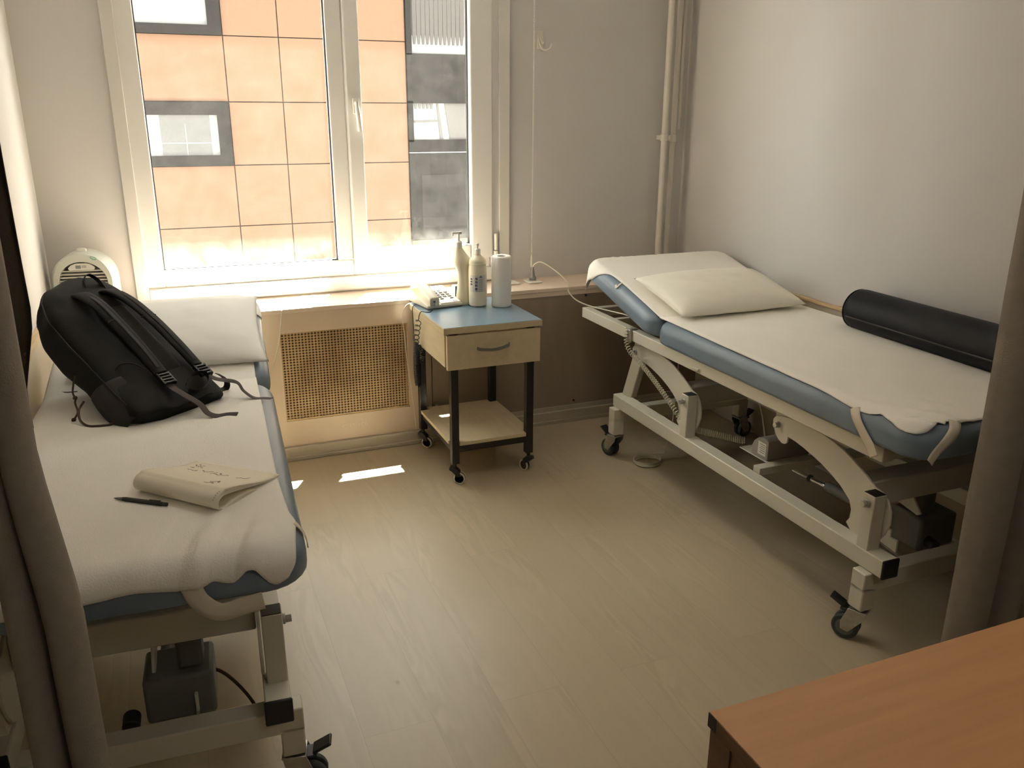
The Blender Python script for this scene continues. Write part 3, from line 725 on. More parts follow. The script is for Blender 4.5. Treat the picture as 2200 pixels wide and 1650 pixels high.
strap(bedL, wrapL, [(-.052, .030), (-.080, .018), (-.108, .006)], .022, shL)
strap(bedL, wrapL, [(.165, -.125), (.150, -.165), (.115, -.195), (.07, -.19), (.03, -.185)], .040, shL)

# ------------------------------------------------------------------ pillows and bolster
def pillow(name, mtx, lx, ly, h, m, label, seed=0, sag=0):
    def f(side):
        def g(u, v):
            a, b = u*2-1, v*2-1
            hh = h/2*(max(0, 1-abs(a)**3.2)**.55)*(max(0, 1-abs(b)**3.0)**.6)
            pinch = 1-.07*(1-abs(a)**2)*abs(b)**4; pin2 = 1-.05*(1-abs(b)**2)*abs(a)**4
            z = hh*(1.0 if side > 0 else -.75) + (.006*nz(a*1.5, b*1.5, seed)+.004*nz(a*4, b*4, seed+3))*(1 if hh > .002 else 0)*(hh/(h/2))
            return Vector((a*lx/2*pin2, b*ly/2*pinch, z))
        return g
    mb = MB(); mb.grid(f(1), 46, 34).grid(f(-1), 46, 34)
    o = mb.build(name, m, None, smooth=80)
    bm = bmesh.new(); bm.from_mesh(o.data); bmesh.ops.remove_doubles(bm, verts=bm.verts, dist=.0008); bmesh.ops.recalc_face_normals(bm, faces=bm.faces); bm.to_mesh(o.data); bm.free()
    o.matrix_world = mtx
    o['label'] = label; o['category'] = 'pillow'
    return o
def frame(c, ax, ay):
    ax = Vector(ax).normalized(); az = ax.cross(Vector(ay)).normalized(); ay = az.cross(ax)
    m = Matrix((ax, ay, az)).transposed().to_4x4(); m.translation = Vector(c); return m
pR = pillow('pillow', frame((2.285, 3.115, .826), (1, .02, .0), (0, 1, .235)), .665, .41, .115, COTTON,
    'plump yellowish cream pillow lying on the right treatment bed', 2)
pL = pillow('pillow', frame((-.020, 3.115, .848), (1, -.05, .0), (.05, 1, .27)), .62, .50, .085, COTTON2,
    'pale pillow lying on the left treatment bed, partly behind the backpack', 5)
bo = empty('bolster_cushion', (2.60, 2.22, .748), math.radians(-1.5)); tag(bo, 'dark navy leatherette bolster roll lying on the right treatment bed', 'bolster')
rb = .083
def bol(u, v):
    a = 2*math.pi*u; y = (v-.5)*.80; e = min(v, 1-v)*.80
    r_ = rb*min(1, math.sqrt(max(0, 1-(1-min(1, e/.022))**2))*.5+.5) if e < .022 else rb
    z_ = math.sin(a)*r_; z_ = max(z_, -rb*.93)
    return Vector((math.cos(a)*r_*1.02, y, z_+rb*.95))
mbb = MB().grid(bol, 48, 60, loopu=True)
n0 = len(mbb.v); mbb.f.append(tuple(reversed(range(48)))); mbb.f.append(tuple(range(n0-48, n0)))
mbb.build('cover', NAVY, bo, smooth=50)
zp = []
for i in range(30):
    t = i/29; a = math.radians(194); zp.append((math.cos(a)*(rb+.001), -.37+t*.74, math.sin(a)*(rb+.001)+rb*.95))
MB().tube(zp, .004, 6).build('piping', BLACKP, bo)
for sg in (-1, 1):
    MB().tube([(math.cos(2*math.pi*i/40)*(rb-.005)*1.02, sg*.393, math.sin(2*math.pi*i/40)*(rb-.005)+rb*.95) for i in range(40)], .003, 6, close=True).build('piping', NAVY, bo)
# mains cables of the two beds
def cable_part(pts, bed, name):
    inv_ = world_of(bed).inverted()
    return MB().tube([inv_ @ Vector(p) for p in smoothpath(pts, 8)], .0032, 8).build(name, CPLAST, bed)
cR_ = cable_part([(1.765, 4.03, .812), (1.772, 4.02, .833), (1.80, 3.99, .845), (1.86, 3.93, .80), (1.895, 3.873, .748), (1.885, 3.845, .715), (1.91, 3.80, .675), (1.95, 3.72, .657), (1.99, 3.60, .656), (2.03, 3.45, .656), (2.05, 3.30, .64)], bedR, 'mains_cable')
plg = MB().lathe([(.019, .0005), (.019, .014), (.012, .022), (.0085, .045), (.006, .062), (.0045, .07)], world_of(bedR).inverted() @ Vector((1.765, 4.03, .7475)), 20).build('plug', GPLAST, cR_)
cable_part([(.470, 4.02, .745), (.458, 3.94, .739), (.452, 3.868, .739), (.448, 3.845, .730), (.438, 3.84, .664), (.418, 3.838, .567), (.385, 3.83, .471), (.34, 3.80, .37), (.29, 3.70, .26), (.24, 3.5, .18)], bedL, 'mains_cable')
# ------------------------------------------------------------------ trolley
tr = empty('trolley', (1.26, 3.55, 0)); tag(tr, 'small trolley with blue laminate top, one drawer, black legs and castors', 'trolley')
def tp(mb, name, m, **k):
    par = k.pop('parent', tr); o = mb.build(name, m, par, **k)
    if par is tr: o.matrix_parent_inverse = Matrix.Translation(-tr.location)
    return o
X0, X1, Y0, Y1 = 1.036, 1.490, 3.290, 3.815
tp(MB().box((X0, Y0, .697), (X1, Y1, .7235)), 'top_board', BEECH, bevel=.001)
tp(MB().box((X0+.002, Y0+.002, .7235), (X1-.002, Y1-.002, .725)), 'top_surface', BLUEL)
tp(MB().box((X0+.012, Y0+.03, .545), (X0+.030, Y1-.01, .697)), 'side_panel', BEECH, bevel=.001)
tp(MB().box((X1-.030, Y0+.03, .545), (X1-.012, Y1-.01, .697)), 'side_panel', BEECH, bevel=.001)
dr = tp(MB().box((X0+.016, Y0+.006, .535), (X1-.006, Y0+.026, .689)), 'drawer', BEECH, bevel=.002)
hp = smoothpath([(1.188, Y0+.004, .624), (1.20, Y0-.014, .622), (1.26, Y0-.021, .618), (1.32, Y0-.016, .628), (1.335, Y0+.004, .630)], 6)
hm = MB()
for a, b in zip(hp, hp[1:]): hm.bar(a, b, .006, .013, (0, 0, 1))
hh = tp(hm, 'drawer_handle', ALU, parent=dr); hh.matrix_parent_inverse = Matrix.Translation(-tr.location); dr.matrix_parent_inverse = Matrix.Translation(-tr.location)
hh.matrix_parent_inverse = Matrix.Identity(4)
LG = [(X0+.035, Y0+.010), (X1-.052, Y0+.010), (X0+.010, Y1-.045), (X1-.052, Y1-.045)]
LG = [(1.068, 3.302), (1.424, 3.302), (1.040, 3.770), (1.424, 3.770)]
LG[2] = (1.060, 3.770)
for (x, y) in LG: tp(MB().box((x, y, .095), (x+.034, y+.034, .696)), 'leg', LBLACK, bevel=.002)
rl = MB(); x0, x1, y0, y1 = 1.068, 1.458, 3.302, 3.804
rl.box((x0+.034, y0+.004, .150), (x1-.034, y0+.030, .180)).box((x0+.034, y1-.030, .150), (x1-.034, y1-.004, .180))
rl.box((x0+.002, y0+.034, .150), (x0+.028, y1-.034, .180)).box((x1-.030, y0+.034, .150), (x1-.004, y1-.034, .180))
tp(rl, 'lower_rail', LBLACK, bevel=.001)
sh = MB(); sh.add([(x0-.006, y0+.036, .1815), (x0+.036, y0+.036, .1815), (x0+.036, y0-.002, .1815), (x1-.036, y0-.002, .1815), (x1-.036, y0+.036, .1815), (x1+.003, y0+.036, .1815), (x1+.003, y1-.036, .1815), (x1-.036, y1-.036, .1815), (x1-.036, y1, .1815), (x0+.036, y1, .1815), (x0+.036, y1-.036, .1815), (x0-.006, y1-.036, .1815)] + [(x0-.006, y0+.036, .198), (x0+.036, y0+.036, .198), (x0+.036, y0-.002, .198), (x1-.036, y0-.002, .198), (x1-.036, y0+.036, .198), (x1+.003, y0+.036, .198), (x1+.003, y1-.036, .198), (x1-.036, y1-.036, .198), (x1-.036, y1, .198), (x0+.036, y1, .198), (x0+.036, y1-.036, .198), (x0-.006, y1-.036, .198)],
    [tuple(reversed(range(12))), tuple(range(12, 24))]+[(i, (i+1)%12, 12+(i+1)%12, 12+i) for i in range(12)])
tp(sh, 'shelf', BEECH, bevel=.001)
for (x, y), a in zip(LG, (60, 200, 50, 120)):
    c = empty('caster', (x+.017, y+.017, 0), math.radians(a)); c.parent = tr; c.matrix_parent_inverse = Matrix.Translation(-tr.location)
    MB().cyl((-.010, -.020, .026), (.010, -.020, .026), .026, n=24).build('wheel', BLACKP, c, bevel=.002)
    k = MB().lathe([(.0265, -.004), (.0265, .004), (.021, .004), (.021, -.004)], n=24).build('wheel_rim', CPLAST, c)
    k.rotation_euler = (0, math.pi/2, 0); k.location = (.009, -.020, .026)
    k2 = k.copy(); COL.objects.link(k2); k2.parent = c; k2.location = (-.009, -.020, .026)
    MB().prism([(-.030, .035), (-.020, .060), (.000, .078), (.022, .080), (.026, .066), (.012, .056), (.0, .045), (-.010, .03)], (-.016, 0, 0), Y3, Z3, X3, .032).cyl((0, .002, .06), (0, .002, .096), .008, n=12).build('fork', BLACKP, c, bevel=.003)

# things on the trolley
ZT = .725
rp = empty('paper_roll', (1.423, 3.612, ZT)); tag(rp, 'roll of white paper towel standing upright on the trolley', 'paper roll')
m_ = MB(); n_ = 48; RR, RI, HH = .0465, .020, .236
def rollf(u, v):
    a = 2*math.pi*u
    prof = [(RI, HH-.02), (RI, HH-.002), (RR-.006, HH), (RR-.001, HH-.004)] + [(RR+.0012*nz(math.cos(a)*3, math.sin(a)*3, k*1.3), HH-.01-(HH-.016)*k/16) for k in range(17)] + [(RR-.003, .001), (RI, .001)]
    r_, z_ = prof[min(len(prof)-1, int(round(v*(len(prof)-1))))]
    return Vector((math.cos(a)*r_, math.sin(a)*r_, z_))
m_.grid(rollf, n_, 23, loopu=True); m_.build('tissue', ROLLP, rp, smooth=50)
MB().cyl((0, 0, .004), (0, 0, HH-.004), .0195, n=28).build('core_hole', DKVOID, rp)  # solid dark fill in place of the shaded hollow
b2 = empty('bottle', (1.322, 3.655, ZT), 0); tag(b2, 'round white bottle with printed label and pull cap, beside the paper roll', 'bottle')
pf = [(.034, 0), (.0405, .006), (.0425, .018), (.0418, .024), (.0425, .030), (.0425, .150), (.042, .185), (.0405, .188), (.041, .192), (.0418, .200), (.040, .203), (.0405, .208), (.039, .216), (.031, .226), (.020, .233), (.0145, .238), (.0145, .243)]
MB().lathe(pf, n=40).build('bottle_body', TRANSL, b2, smooth=35)
MB().lathe([(.0140, .2432), (.0145, .262), (.0125, .265), (.006, .267), (.0045, .275), (.0065, .281), (.0085, .286), (.007, .291), (.002, .293)], n=24).build('cap', WPLAST, b2, smooth=50)
# label printed on the bottle
lab = MB(); rl_ = .0429
def arc_patch(mb, a0, a1, z0, z1, r=rl_+.0004, n=6):
    vs = []; 
    for i in range(n+1):
        a = a0+(a1-a0)*i/n; vs += [(math.cos(a)*r, math.sin(a)*r, z0), (math.cos(a)*r, math.sin(a)*r, z1)]
    return mb.add(vs, [(2*i, 2*i+2, 2*i+3, 2*i+1) for i in range(n)])
LABEL = mat('bottle_label', (.60, .565, .50), .5)
AIM = math.atan2(-3.655, -1.322)          # bearing of the camera side of the bottle
ls = arc_patch(MB(), AIM-.95, AIM+1.0, .072, .150, rl_, 14).build('label', LABEL, b2)
NAV = mat('navy_print', (.03, .03, .07), .6)
pr = MB()
for k in range(4): arc_patch(pr, AIM-.28, AIM-.02, .128-k*.0155, .139-k*.0155, rl_+.0003, 4)
for k in range(3): arc_patch(pr, AIM-.90, AIM-.62, .128-k*.012, .135-k*.012, rl_+.0003, 4)
pr.build('label_print', NAV, b2)
wh = MB()
for k in range(4):
    arc_patch(wh, AIM-.24+.04*k, AIM-.20+.04*k, .129-k*.0155, .134-k*.0155, rl_+.0005, 1); arc_patch(wh, AIM-.14, AIM-.10, .132-k*.0155, .136-k*.0155, rl_+.0005, 1)
wh.build('label_print', LABEL, b2)
gr = MB()
random.seed(3)
for k in range(22):
    z_ = .134-k*.0028; arc_patch(gr, AIM+.06, AIM+.55-.06*random.random(), z_-.0012, z_, rl_+.0003, 5)
arc_patch(gr, AIM-.26, AIM+.02, .0745, .0775, rl_+.0003, 3)
gr.build('label_text', mat('grey_print', (.30, .28, .27), .7), b2)
lg = MB(); arc_patch(lg, AIM+.16, AIM+.50, .1395, .1425, rl_+.0003, 5); arc_patch(lg, AIM+.24, AIM+.42, .1435, .146, rl_+.0003, 3); arc_patch(lg, AIM+.29, AIM+.37, .147, .149, rl_+.0003, 2)
lg.build('label_logo', NAV, b2)
rc = [(AIM-.15+.075*math.cos(t*.35), .0835+.0032*math.sin(t*.35)) for t in range(2, 17)]
MB().tube([(math.cos(a)*(rl_+.0002), math.sin(a)*(rl_+.0002), z_) for a, z_ in rc], .0009, 5).build('recycling_mark', NAV, b2)
b1 = empty('pump_bottle', (1.272, 3.715, ZT)); tag(b1, 'tall waisted milky pump bottle standing beside the telephone', 'bottle')
# (half width, height, centre x, depth scale)
pb = [(.0335, 0, 0), (.0370, .006, 0), (.0370, .016, 0), (.0362, .020, 0), (.0340, .045, 0), (.0295, .075, 0), (.0270, .105, 0), (.0265, .130, 0), (.0290, .155, -.001), (.0360, .178, -.004), (.0425, .192, -.005), (.0435, .200, -.005), (.0400, .212, -.006), (.0330, .228, -.011), (.0260, .243, -.015), (.0200, .256, -.019), (.0160, .264, -.020), (.0150, .268, -.020)]
MB().lathe([(a, b) for a, b, c in pb], n=36, sy=.92, cx=[c for a, b, c in pb]).build('bottle_body', TRANSL, b1, smooth=45)
hd = MB().lathe([(.0155, .268), (.0160, .271), (.0155, .292), (.010, .297), (.0055, .299), (.0045, .312), (.0050, .330), (.0075, .331), (.0080, .336), (.0060, .340)], (-.020, 0, 0), 20)
hd.box((-.052, -.006, .3305), (-.018, .006, .3395)).box((-.052, -.004, .322), (-.046, .004, .3395)).cyl((-.03, 0, .3345), (-.006, 0, .3345), .006, .0075, n=12)
hd.build('pump_head', WPLAST, b1, bevel=.001, smooth=45)
bx = empty('card_box', (1.30, 3.795, ZT), math.radians(4)); tag(bx, 'small blue cardboard box lettered Be standing behind the pump bottle', 'box')
MB().box((-.052, -.02, 0), (.06, .02, .074)).build('carton', BBLUE, bx, bevel=.001)
MB().box((-.0528, -.019, .001), (-.0521, .019, .073)).build('side_face', LGREEN, bx)
MB().box((-.051, -.019, .0741), (.059, .019, .0747)).build('lid', LGREEN, bx)
text_mesh('Be', .030, 'lettering', LGREEN, bx, Matrix.Translation((-.040, -.0206, .040)) @ Matrix.Rotation(math.pi/2, 4, 'X'))
# telephone
ph = empty('telephone', (1.146, 3.755, ZT), math.radians(8)); tag(ph, 'cream push button telephone with handset on the left, on the trolley', 'telephone')
PT = Matrix.Rotation(math.radians(13), 3, 'X')
bs = MB().prism([(-.105, .004), (-.105, .020), (.10, .062), (.115, .056), (.115, .004)], (-.090, 0, 0), Y3, Z3, X3, .180)
bs.build('base', CPLAST, ph, bevel=.006)
MB().box((-.088, -.100, 0), (.088, .11, .004)).build('base_plate', MOTOR, ph)
sl = math.atan2(.042, .205)
def onp(x, y, h=0): return Vector((x, y, .020+(y+.105)*.042/.205+h))
fpn = MB(); vs = [onp(x, y, .0035) for x, y in ((-.018, -.098), (.084, -.098), (.084, .10), (-.018, .10))] + [onp(x, y, -.004) for x, y in ((-.018, -.098), (.084, -.098), (.084, .10), (-.018, .10))]
fpn.add(vs, [(0,1,2,3),(7,6,5,4),(0,4,5,1),(1,5,6,2),(2,6,7,3),(3,7,4,0)]); fpn.build('keypad_panel', WPLAST, ph, bevel=.002)
kr = Matrix.Rotation(sl, 3, 'X')
for r_ in range(5):
    for c_ in range(3):
        if r_ == 0 and c_ == 1: continue
        x = .008+c_*.025; y = -.054+r_*.0235; hw, hd_ = .0085, (.0065 if r_ else .0035)
        p = onp(x, y, .006)
        MB().box((x-hw, y-hd_, p.z-.003), (x+hw, y+hd_, p.z+.001), kr).build('key', GPLAST, ph, bevel=.0015)
vt = MB()
for k in range(3): p = onp(.052+.007*k, -.088, .0042); vt.box((p.x-.001, p.y-.006, p.z-.001), (p.x+.001, p.y+.006, p.z+.0004), kr)
vt.build('vent', BLACKP, ph)
hs = MB(); secs = []
for t in [i/16 for i in range(17)]:
    y = -.108+.222*t; e = abs(t-.5)*2
    hgt = .046+.018*(1-e**2)-.0; th = .014+.015*max(0, e-.55)/.45
    secs.append((y, hgt, th))
hv = []; hf = []
for (y, hgt, th) in secs:
    p = onp(0, y)
    zt = p.z+hgt-.010; zb = zt-th*1.35
    w2 = .0235
    for (dx, z_) in ((-w2, zb), (w2, zb), (w2, zt-.006), (w2-.008, zt), (-w2+.008, zt), (-w2, zt-.006)): hv.append((-.054+dx, y, z_))
k6 = 6
for i in range(len(secs)-1):
    for j in range(k6): hf.append((i*k6+j, i*k6+(j+1)%k6, (i+1)*k6+(j+1)%k6, (i+1)*k6+j))
hf += [tuple(reversed(range(k6))), tuple(range(16*k6, 17*k6))]
hs.add(hv, hf); hso = hs.build('handset', CPLAST, ph, bevel=.003, smooth=50)
MB().box((-.061, -.1105, onp(0, -.108).z+.014), (-.052, -.108, onp(0, -.108).z+.022)).build('cord_socket', BLACKP, hso)
pw = Matrix.Translation(ph.location) @ Matrix.Rotation(math.radians(8), 4, 'Z'); pwi = pw.inverted()
w0 = pw @ Vector((-.0565, -.112, onp(0, -.108).z+.018))
straight = [w0, w0+Vector((-.01, -.022, -.012)), (1.075, 3.60, .7285), (1.052, 3.595, .7285), (1.046, 3.60, .729), (1.032, 3.61, .729), (1.024, 3.615, .712), (1.022, 3.62, .69)]
MB().tube([pwi @ Vector(p) for p in smoothpath(straight, 6)], .0022, 7).build('coiled_cord', BLACKP, ph)
coil([pwi @ Vector(p) for p in ((1.022, 3.62, .69), (1.020, 3.635, .65), (1.018, 3.65, .61), (1.018, 3.66, .575))], .013, .026, .0022, seg=14).build('coiled_cord', BLACKP, ph)
coil([pwi @ Vector(p) for p in ((1.018, 3.66, .575), (1.016, 3.665, .50), (1.018, 3.67, .42), (1.024, 3.668, .36), (1.026, 3.665, .42), (1.026, 3.66, .50), (1.028, 3.655, .56))], .011, .006, .0022, seg=9).build('coiled_cord', BLACKP, ph)
coil([pwi @ Vector(p) for p in ((1.028, 3.655, .56), (1.032, 3.63, .545), (1.034, 3.61, .52), (1.030, 3.62, .50))], .008, .010, .0022, seg=10).build('coiled_cord', BLACKP, ph)
MB().tube([pwi @ Vector(p) for p in smoothpath([(1.07, 3.78, .7285), (1.05, 3.76, .729), (1.034, 3.74, .730), (1.022, 3.72, .715), (1.018, 3.70, .67), (1.018, 3.69, .60), (1.016, 3.685, .55)], 6)], .002, 7).build('coiled_cord', BLACKP, ph)
MB().tube([pwi @ Vector(p) for p in smoothpath([(1.08, 3.80, .7285), (1.045, 3.79, .731), (1.018, 3.80, .722), (1.003, 3.815, .69), (1.000, 3.82, .64), (1.008, 3.825, .56), (1.018, 3.826, .42), (1.034, 3.822, .28), (1.042, 3.815, .16), (1.046, 3.81, .09)], 6)], .0018, 7).build('line_cable', WPLAST, ph)

# ------------------------------------------------------------------ fan heater on the ledge
ht = empty('fan_heater', (-.338, 4.02, .735), math.radians(-6)); tag(ht, 'rounded pale fan heater with a slatted grille on the window ledge behind the backpack', 'fan heater')
def arch(w, h, n=24):
    return [(-w/2*1.02, 0)] + [(-w/2*math.cos(math.pi*i/n), h-w/2*.98+w/2*.98*math.sin(math.pi*i/n)) for i in range(n+1)] + [(w/2*1.02, 0)]
HW, HHH = .245, .285
ob = arch(HW, HHH); ib = arch(.188, .248); inn = [(x, z+.004) for x, z in ib]
sh_ = MB(); n_ = len(ob)
vs = []
for (poly, y) in ((ob, .075), (ob, -.045), ([(x*.93, z-.004 if z > .1 else z) for x, z in ob], -.062), ([(x*1.03, z) for x, z in ib], -.062), (ib, -.050), (ib, -.010)):
    vs += [(x, y, max(0.0, z)) for x, z in poly]
fs = [(k*n_+i, k*n_+i+1, (k+1)*n_+i+1, (k+1)*n_+i) for k in range(5) for i in range(n_-1)]
fs.append(tuple(range(n_)))
sh_.add(vs, fs); sh_.build('housing', MINT, ht, smooth=40)
MB().prism([(x*.97, z*.99) for x, z in ib], (0, -.012, .002), X3, Z3, Y3, .008).build('dark_interior', GPLAST, ht)
gm = MB()
for k in range(12):
    z_ = .206-k*.0135
    zc = .248-.092
    hwid = .091 if z_ < zc else math.sqrt(max(0, .092**2-(z_-zc)**2))
    gm.box((-hwid, -.050, z_), (hwid, -.036, z_+.0035))
gm.build('grille_slat', WPLAST, ht)
el = MB()
random.seed(5)
for k in range(11):
    el.box((-.08, -.030, .05+k*.0145), (.08, -.028, .053+k*.0145))
el.build('heating_element', ZINC, ht)
MB().prism([(-.048, .212), (-.052, .222), (-.040, .234), (-.02, .241), (.02, .241), (.040, .234), (.052, .222), (.048, .212)], (0, -.056, 0), X3, Z3, Y3, .012).build('top_label', WPLAST, ht, bevel=.001)
MB().box((-.022, -.0572, .219), (-.002, -.0562, .233)).box((.002, -.0572, .223), (.020, -.0562, .225)).box((.002, -.0572, .229), (.020, -.0562, .231)).build('label_print', GPLAST, ht)
kb = MB().lathe([(.019, 0), (.021, .004), (.020, .013), (.016, .016)], (0, 0, HHH-.004), 20, sx=1, sy=.7); kb.build('knob', WPLAST, ht)
MB().tube([(.052+.011*math.cos(t*.4), -.0625, .262+.006*math.sin(t*.4)-.3*.011*math.cos(t*.4)) for t in range(16)], .0013, 5, close=True).build('badge', GREEN, ht)

# ------------------------------------------------------------------ notebook and pen
SHZ = .7515
nb = empty('notebook', (.012, 1.945, SHZ), math.radians(-45)); tag(nb, 'cream paper notebook folded back on itself, lying open on the left treatment bed', 'notebook')
# local x = along the rolled spine, local y = away from the roll
Wn, Ln = .250, .155
def page(off, lift, bow, x0=0, x1=1):
    def g(u, v):
        x = (u-.5)*Wn*(1-.02*v)
        # profile: from lower sheet edge, around the roll, over to the flat page
        s_ = v
        r_ = .021-off
        if s_ < .22: y = -.060+.0+ (.22-s_)/.22*.10; z = .0012+off*.3+.002*bow*math.sin(s_/.22*math.pi)
        elif s_ < .50:
            a = math.pi*(s_-.22)/.28; y = -.060-r_*1.25*math.sin(a); z = .0012+off*.3+r_*(1-math.cos(a))
        else:
            t = (s_-.5)/.5; y = -.060+t*(Ln+.03); hz = (2*r_+.001)*(1-t)**1.7*(1+.3*math.sin(t*3.1)) 
            z = hz+.004+lift*.6
        tap = 1+.10*(u-.5)
        return Vector((x, y*tap, z+.0008))
    return g
for k, (o_, l_) in enumerate(((0, .0), (.0016, -.001), (.0032, -.002), (.0055, -.003))):
    MB().grid(page(o_, l_, k), 16, 60).build('page' if k else 'top_page', PAPER, nb, smooth=80, solid=.0006)
# handwriting on the flat page
random.seed(11)
wr = MB(); top = page(0, 0, 0)
def pen_line(u0, v0, u1, v1, wob=.01, n=9):
    pts = []
    for i in range(n):
        t = i/(n-1); u = u0+(u1-u0)*t+random.uniform(-wob, wob)*.5; v = v0+(v1-v0)*t+random.uniform(-wob, wob)
        pts.append(top(min(.97, max(.03, u)), min(.985, max(.02, v)))+Vector((0, 0, .0006)))
    wr.tube(pts, .00045, 4)
for (a, b, c, d) in ((.08, .93, .13, .90), (.12, .95, .17, .90), (.15, .88, .19, .93), (.10, .86, .16, .86), (.21, .88, .22, .88), (.16, .80, .25, .78), (.26, .80, .28, .77), (.30, .83, .37, .80), (.36, .80, .41, .84), (.44, .78, .46, .84), (.47, .80, .55, .78), (.50, .84, .56, .80), (.55, .77, .62, .83), (.74, .80, .84, .86), (.72, .60, .80, .62), (.74, .58, .79, .56), (.70, .55, .78, .57), (.76, .64, .80, .61)):
    pen_line(a, b, c, d, .012)
wr.build('handwriting', INK, nb)
pe = MB()
for k in range(5): p = top(.965, .40+.022*k); pe.lathe([(.0011, 0), (.0011, .0006)], p+Vector((0, -.0004, .0002)), 6)
pe.build('punch_hole', INK, nb)
pn = empty('pen', (-.118, 1.915, SHZ+.0055), math.radians(-36)); tag(pn, 'black ballpoint pen lying on the left treatment bed beside the notebook', 'pen')
MB().tube([(-.048, 0, 0), (-.040, 0, 0), (.050, 0, 0), (.056, 0, 0)], [.0042, .0052, .0052, .0045], 16).build('barrel', BLACKP, pn, smooth=50)
MB().tube([(-.072, 0, -.001), (-.066, 0, -.0006), (-.048, 0, 0)], [.0006, .002, .0042], 14).build('tip', GPLAST, pn)
MB().box((.022, -.002, .0048), (.048, .002, .0068)).box((.044, -.003, .003), (.049, .003, .0068)).build('clip', BLACKP, pn, bevel=.0006)
MB().cyl((.056, 0, 0), (.067, 0, 0), .0042, n=14).build('push_button', BLACKP, pn, bevel=.001)
# ------------------------------------------------------------------ backpack leaning back on the left bed
Bp, Tp = Vector((.012, 2.535, .806)), Vector((-.275, 2.965, 1.105))
vA = (Tp-Bp); Lp = vA.length; vA.normalize()
uA = Vector((math.cos(math.radians(40)), math.sin(math.radians(40)), 0)); uA = (uA-vA*uA.dot(vA)).normalized()
nA = vA.cross(uA)
if nA.z < 0: nA = -nA
PM = Matrix((uA, vA, nA)).transposed().to_4x4(); PM.translation = Bp
bk = bpy.data.objects.new('backpack', None); COL.objects.link(bk); bk.matrix_world = PM
tag(bk, 'black backpack with loose straps leaning back on the left treatment bed', 'backpack')
def lerp_tab(tab, t):
    for (a, *va), (b, *vb) in zip(tab, tab[1:]):
        if t <= b:
            k = (t-a)/(b-a); k = k*k*(3-2*k)*.5+k*.5
            return [x+(y-x)*k for x, y in zip(va, vb)]
    return tab[-1][1:]
# t, left half width, right half width, depth
TAB = [(-.05, .110, .095, .05), (-.03, .165, .120, .075), (0, .180, .130, .095), (.15, .182, .140, .125), (.35, .178, .148, .165), (.55, .178, .150, .19), (.72, .176, .140, .185), (.84, .158, .125, .16), (.93, .125, .105, .125), (.98, .085, .08, .085), (1.0, .04, .04, .045)]
def pk(u, v):
    t = -.05+1.05*v; wl, wr, d = lerp_tab(TAB, t)
    a = 2*math.pi*u; e = .62
    cx = math.copysign(abs(math.cos(a))**e, math.cos(a)); cz = math.copysign(abs(math.sin(a))**e, math.sin(a))
    x = cx*(wr if cx > 0 else wl)
    z = -d/2+cz*d/2
    # tuck the top forward and the bottom rounded
    z -= .03*max(0, (t-.8)/.2)**2
    w_ = .010*nz(x*9, t*5, z*9)+.005*nz(x*25, t*10, z*20+4)
    return Vector((x*(1+w_*2), t*Lp*1.0+w_, z+w_*(1 if cz < .3 else .4)))
bm_ = MB().grid(pk, 72, 60, loopu=True); nn = len(bm_.v)
bm_.f.append(tuple(reversed(range(72)))); bm_.f.append(tuple(range(nn-72, nn)))
bm_.build('bag_body', PACK, bk, smooth=70)
# front pocket bulge on the underside and side pocket
def pocket(x0, x1, y0, y1, z0, h, name, n1=24):
    def g(u, v):
        a, b = u*2-1, v*2-1
        q = (max(0, 1-abs(a)**3)**.5)*(max(0, 1-abs(b)**3)**.5)
        return Vector((x0+(x1-x0)*u, y0+(y1-y0)*v, z0-h*q+.004*nz(u*4, v*4, h*50)))
    return MB().grid(g, n1, n1).build(name, PACK, bk, smooth=70)
pocket(-.165, .12, .03, .34, -.125, .05, 'front_pocket')
def sidep(u, v):
    a = math.pi*(u-.5)*.95; y = -.01+.155*v
    wl = .188+.012*math.sin(v*math.pi*.9)+.008*v
    return Vector((-(wl*math.cos(a)**.5 if math.cos(a) > 0 else 0)-.001, y-.03*abs(u-.5)*v, -.075+.07*math.sin(a)))
MB().grid(sidep, 24, 14).build('side_pocket', WEB, bk, smooth=80, solid=.002)
# back panel padding
def pad(x0, x1, y0, y1, h):
    def g(u, v):
        a, b = u*2-1, v*2-1
        return Vector((x0+(x1-x0)*u, y0+(y1-y0)*v, -.002+h*(max(0, 1-abs(a)**4)**.6)*(max(0, 1-abs(b)**6)**.6)))
    return g
MB().grid(pad(-.055, .055, .10, .42, .010), 20, 30).build('back_padding', PACK, bk, smooth=80)
# padded shoulder straps
def ribbon(pts, wd, th, name, m, parent=bk, side=None, cross=5, puff=1):
    path = smoothpath(pts, 8); vs = []; fs = []; prev = side
    N = len(path); ws = wd if callable(wd) else (lambda t: wd)
    for i, p in enumerate(path):
        d = (path[min(i+1, N-1)]-path[max(i-1, 0)]).normalized()
        sx = (prev-d*prev.dot(d)).normalized(); prev = sx; nrm = d.cross(sx)
        w2 = ws(i/(N-1))/2
        for k in range(cross*2):
            a = 2*math.pi*k/(cross*2); cx_ = math.copysign(abs(math.cos(a))**.5, math.cos(a)); cz_ = math.sin(a)
            vs.append(p+sx*cx_*w2+nrm*cz_*th/2)
    q = cross*2
    for i in range(N-1):
        for k in range(q): fs.append((i*q+k, i*q+(k+1)%q, (i+1)*q+(k+1)%q, (i+1)*q+k))
    fs += [tuple(reversed(range(q))), tuple(range((N-1)*q, N*q))]
    return MB().add(vs, fs).build(name, m, parent, smooth=70)
wf = lambda t: .058-.016*t
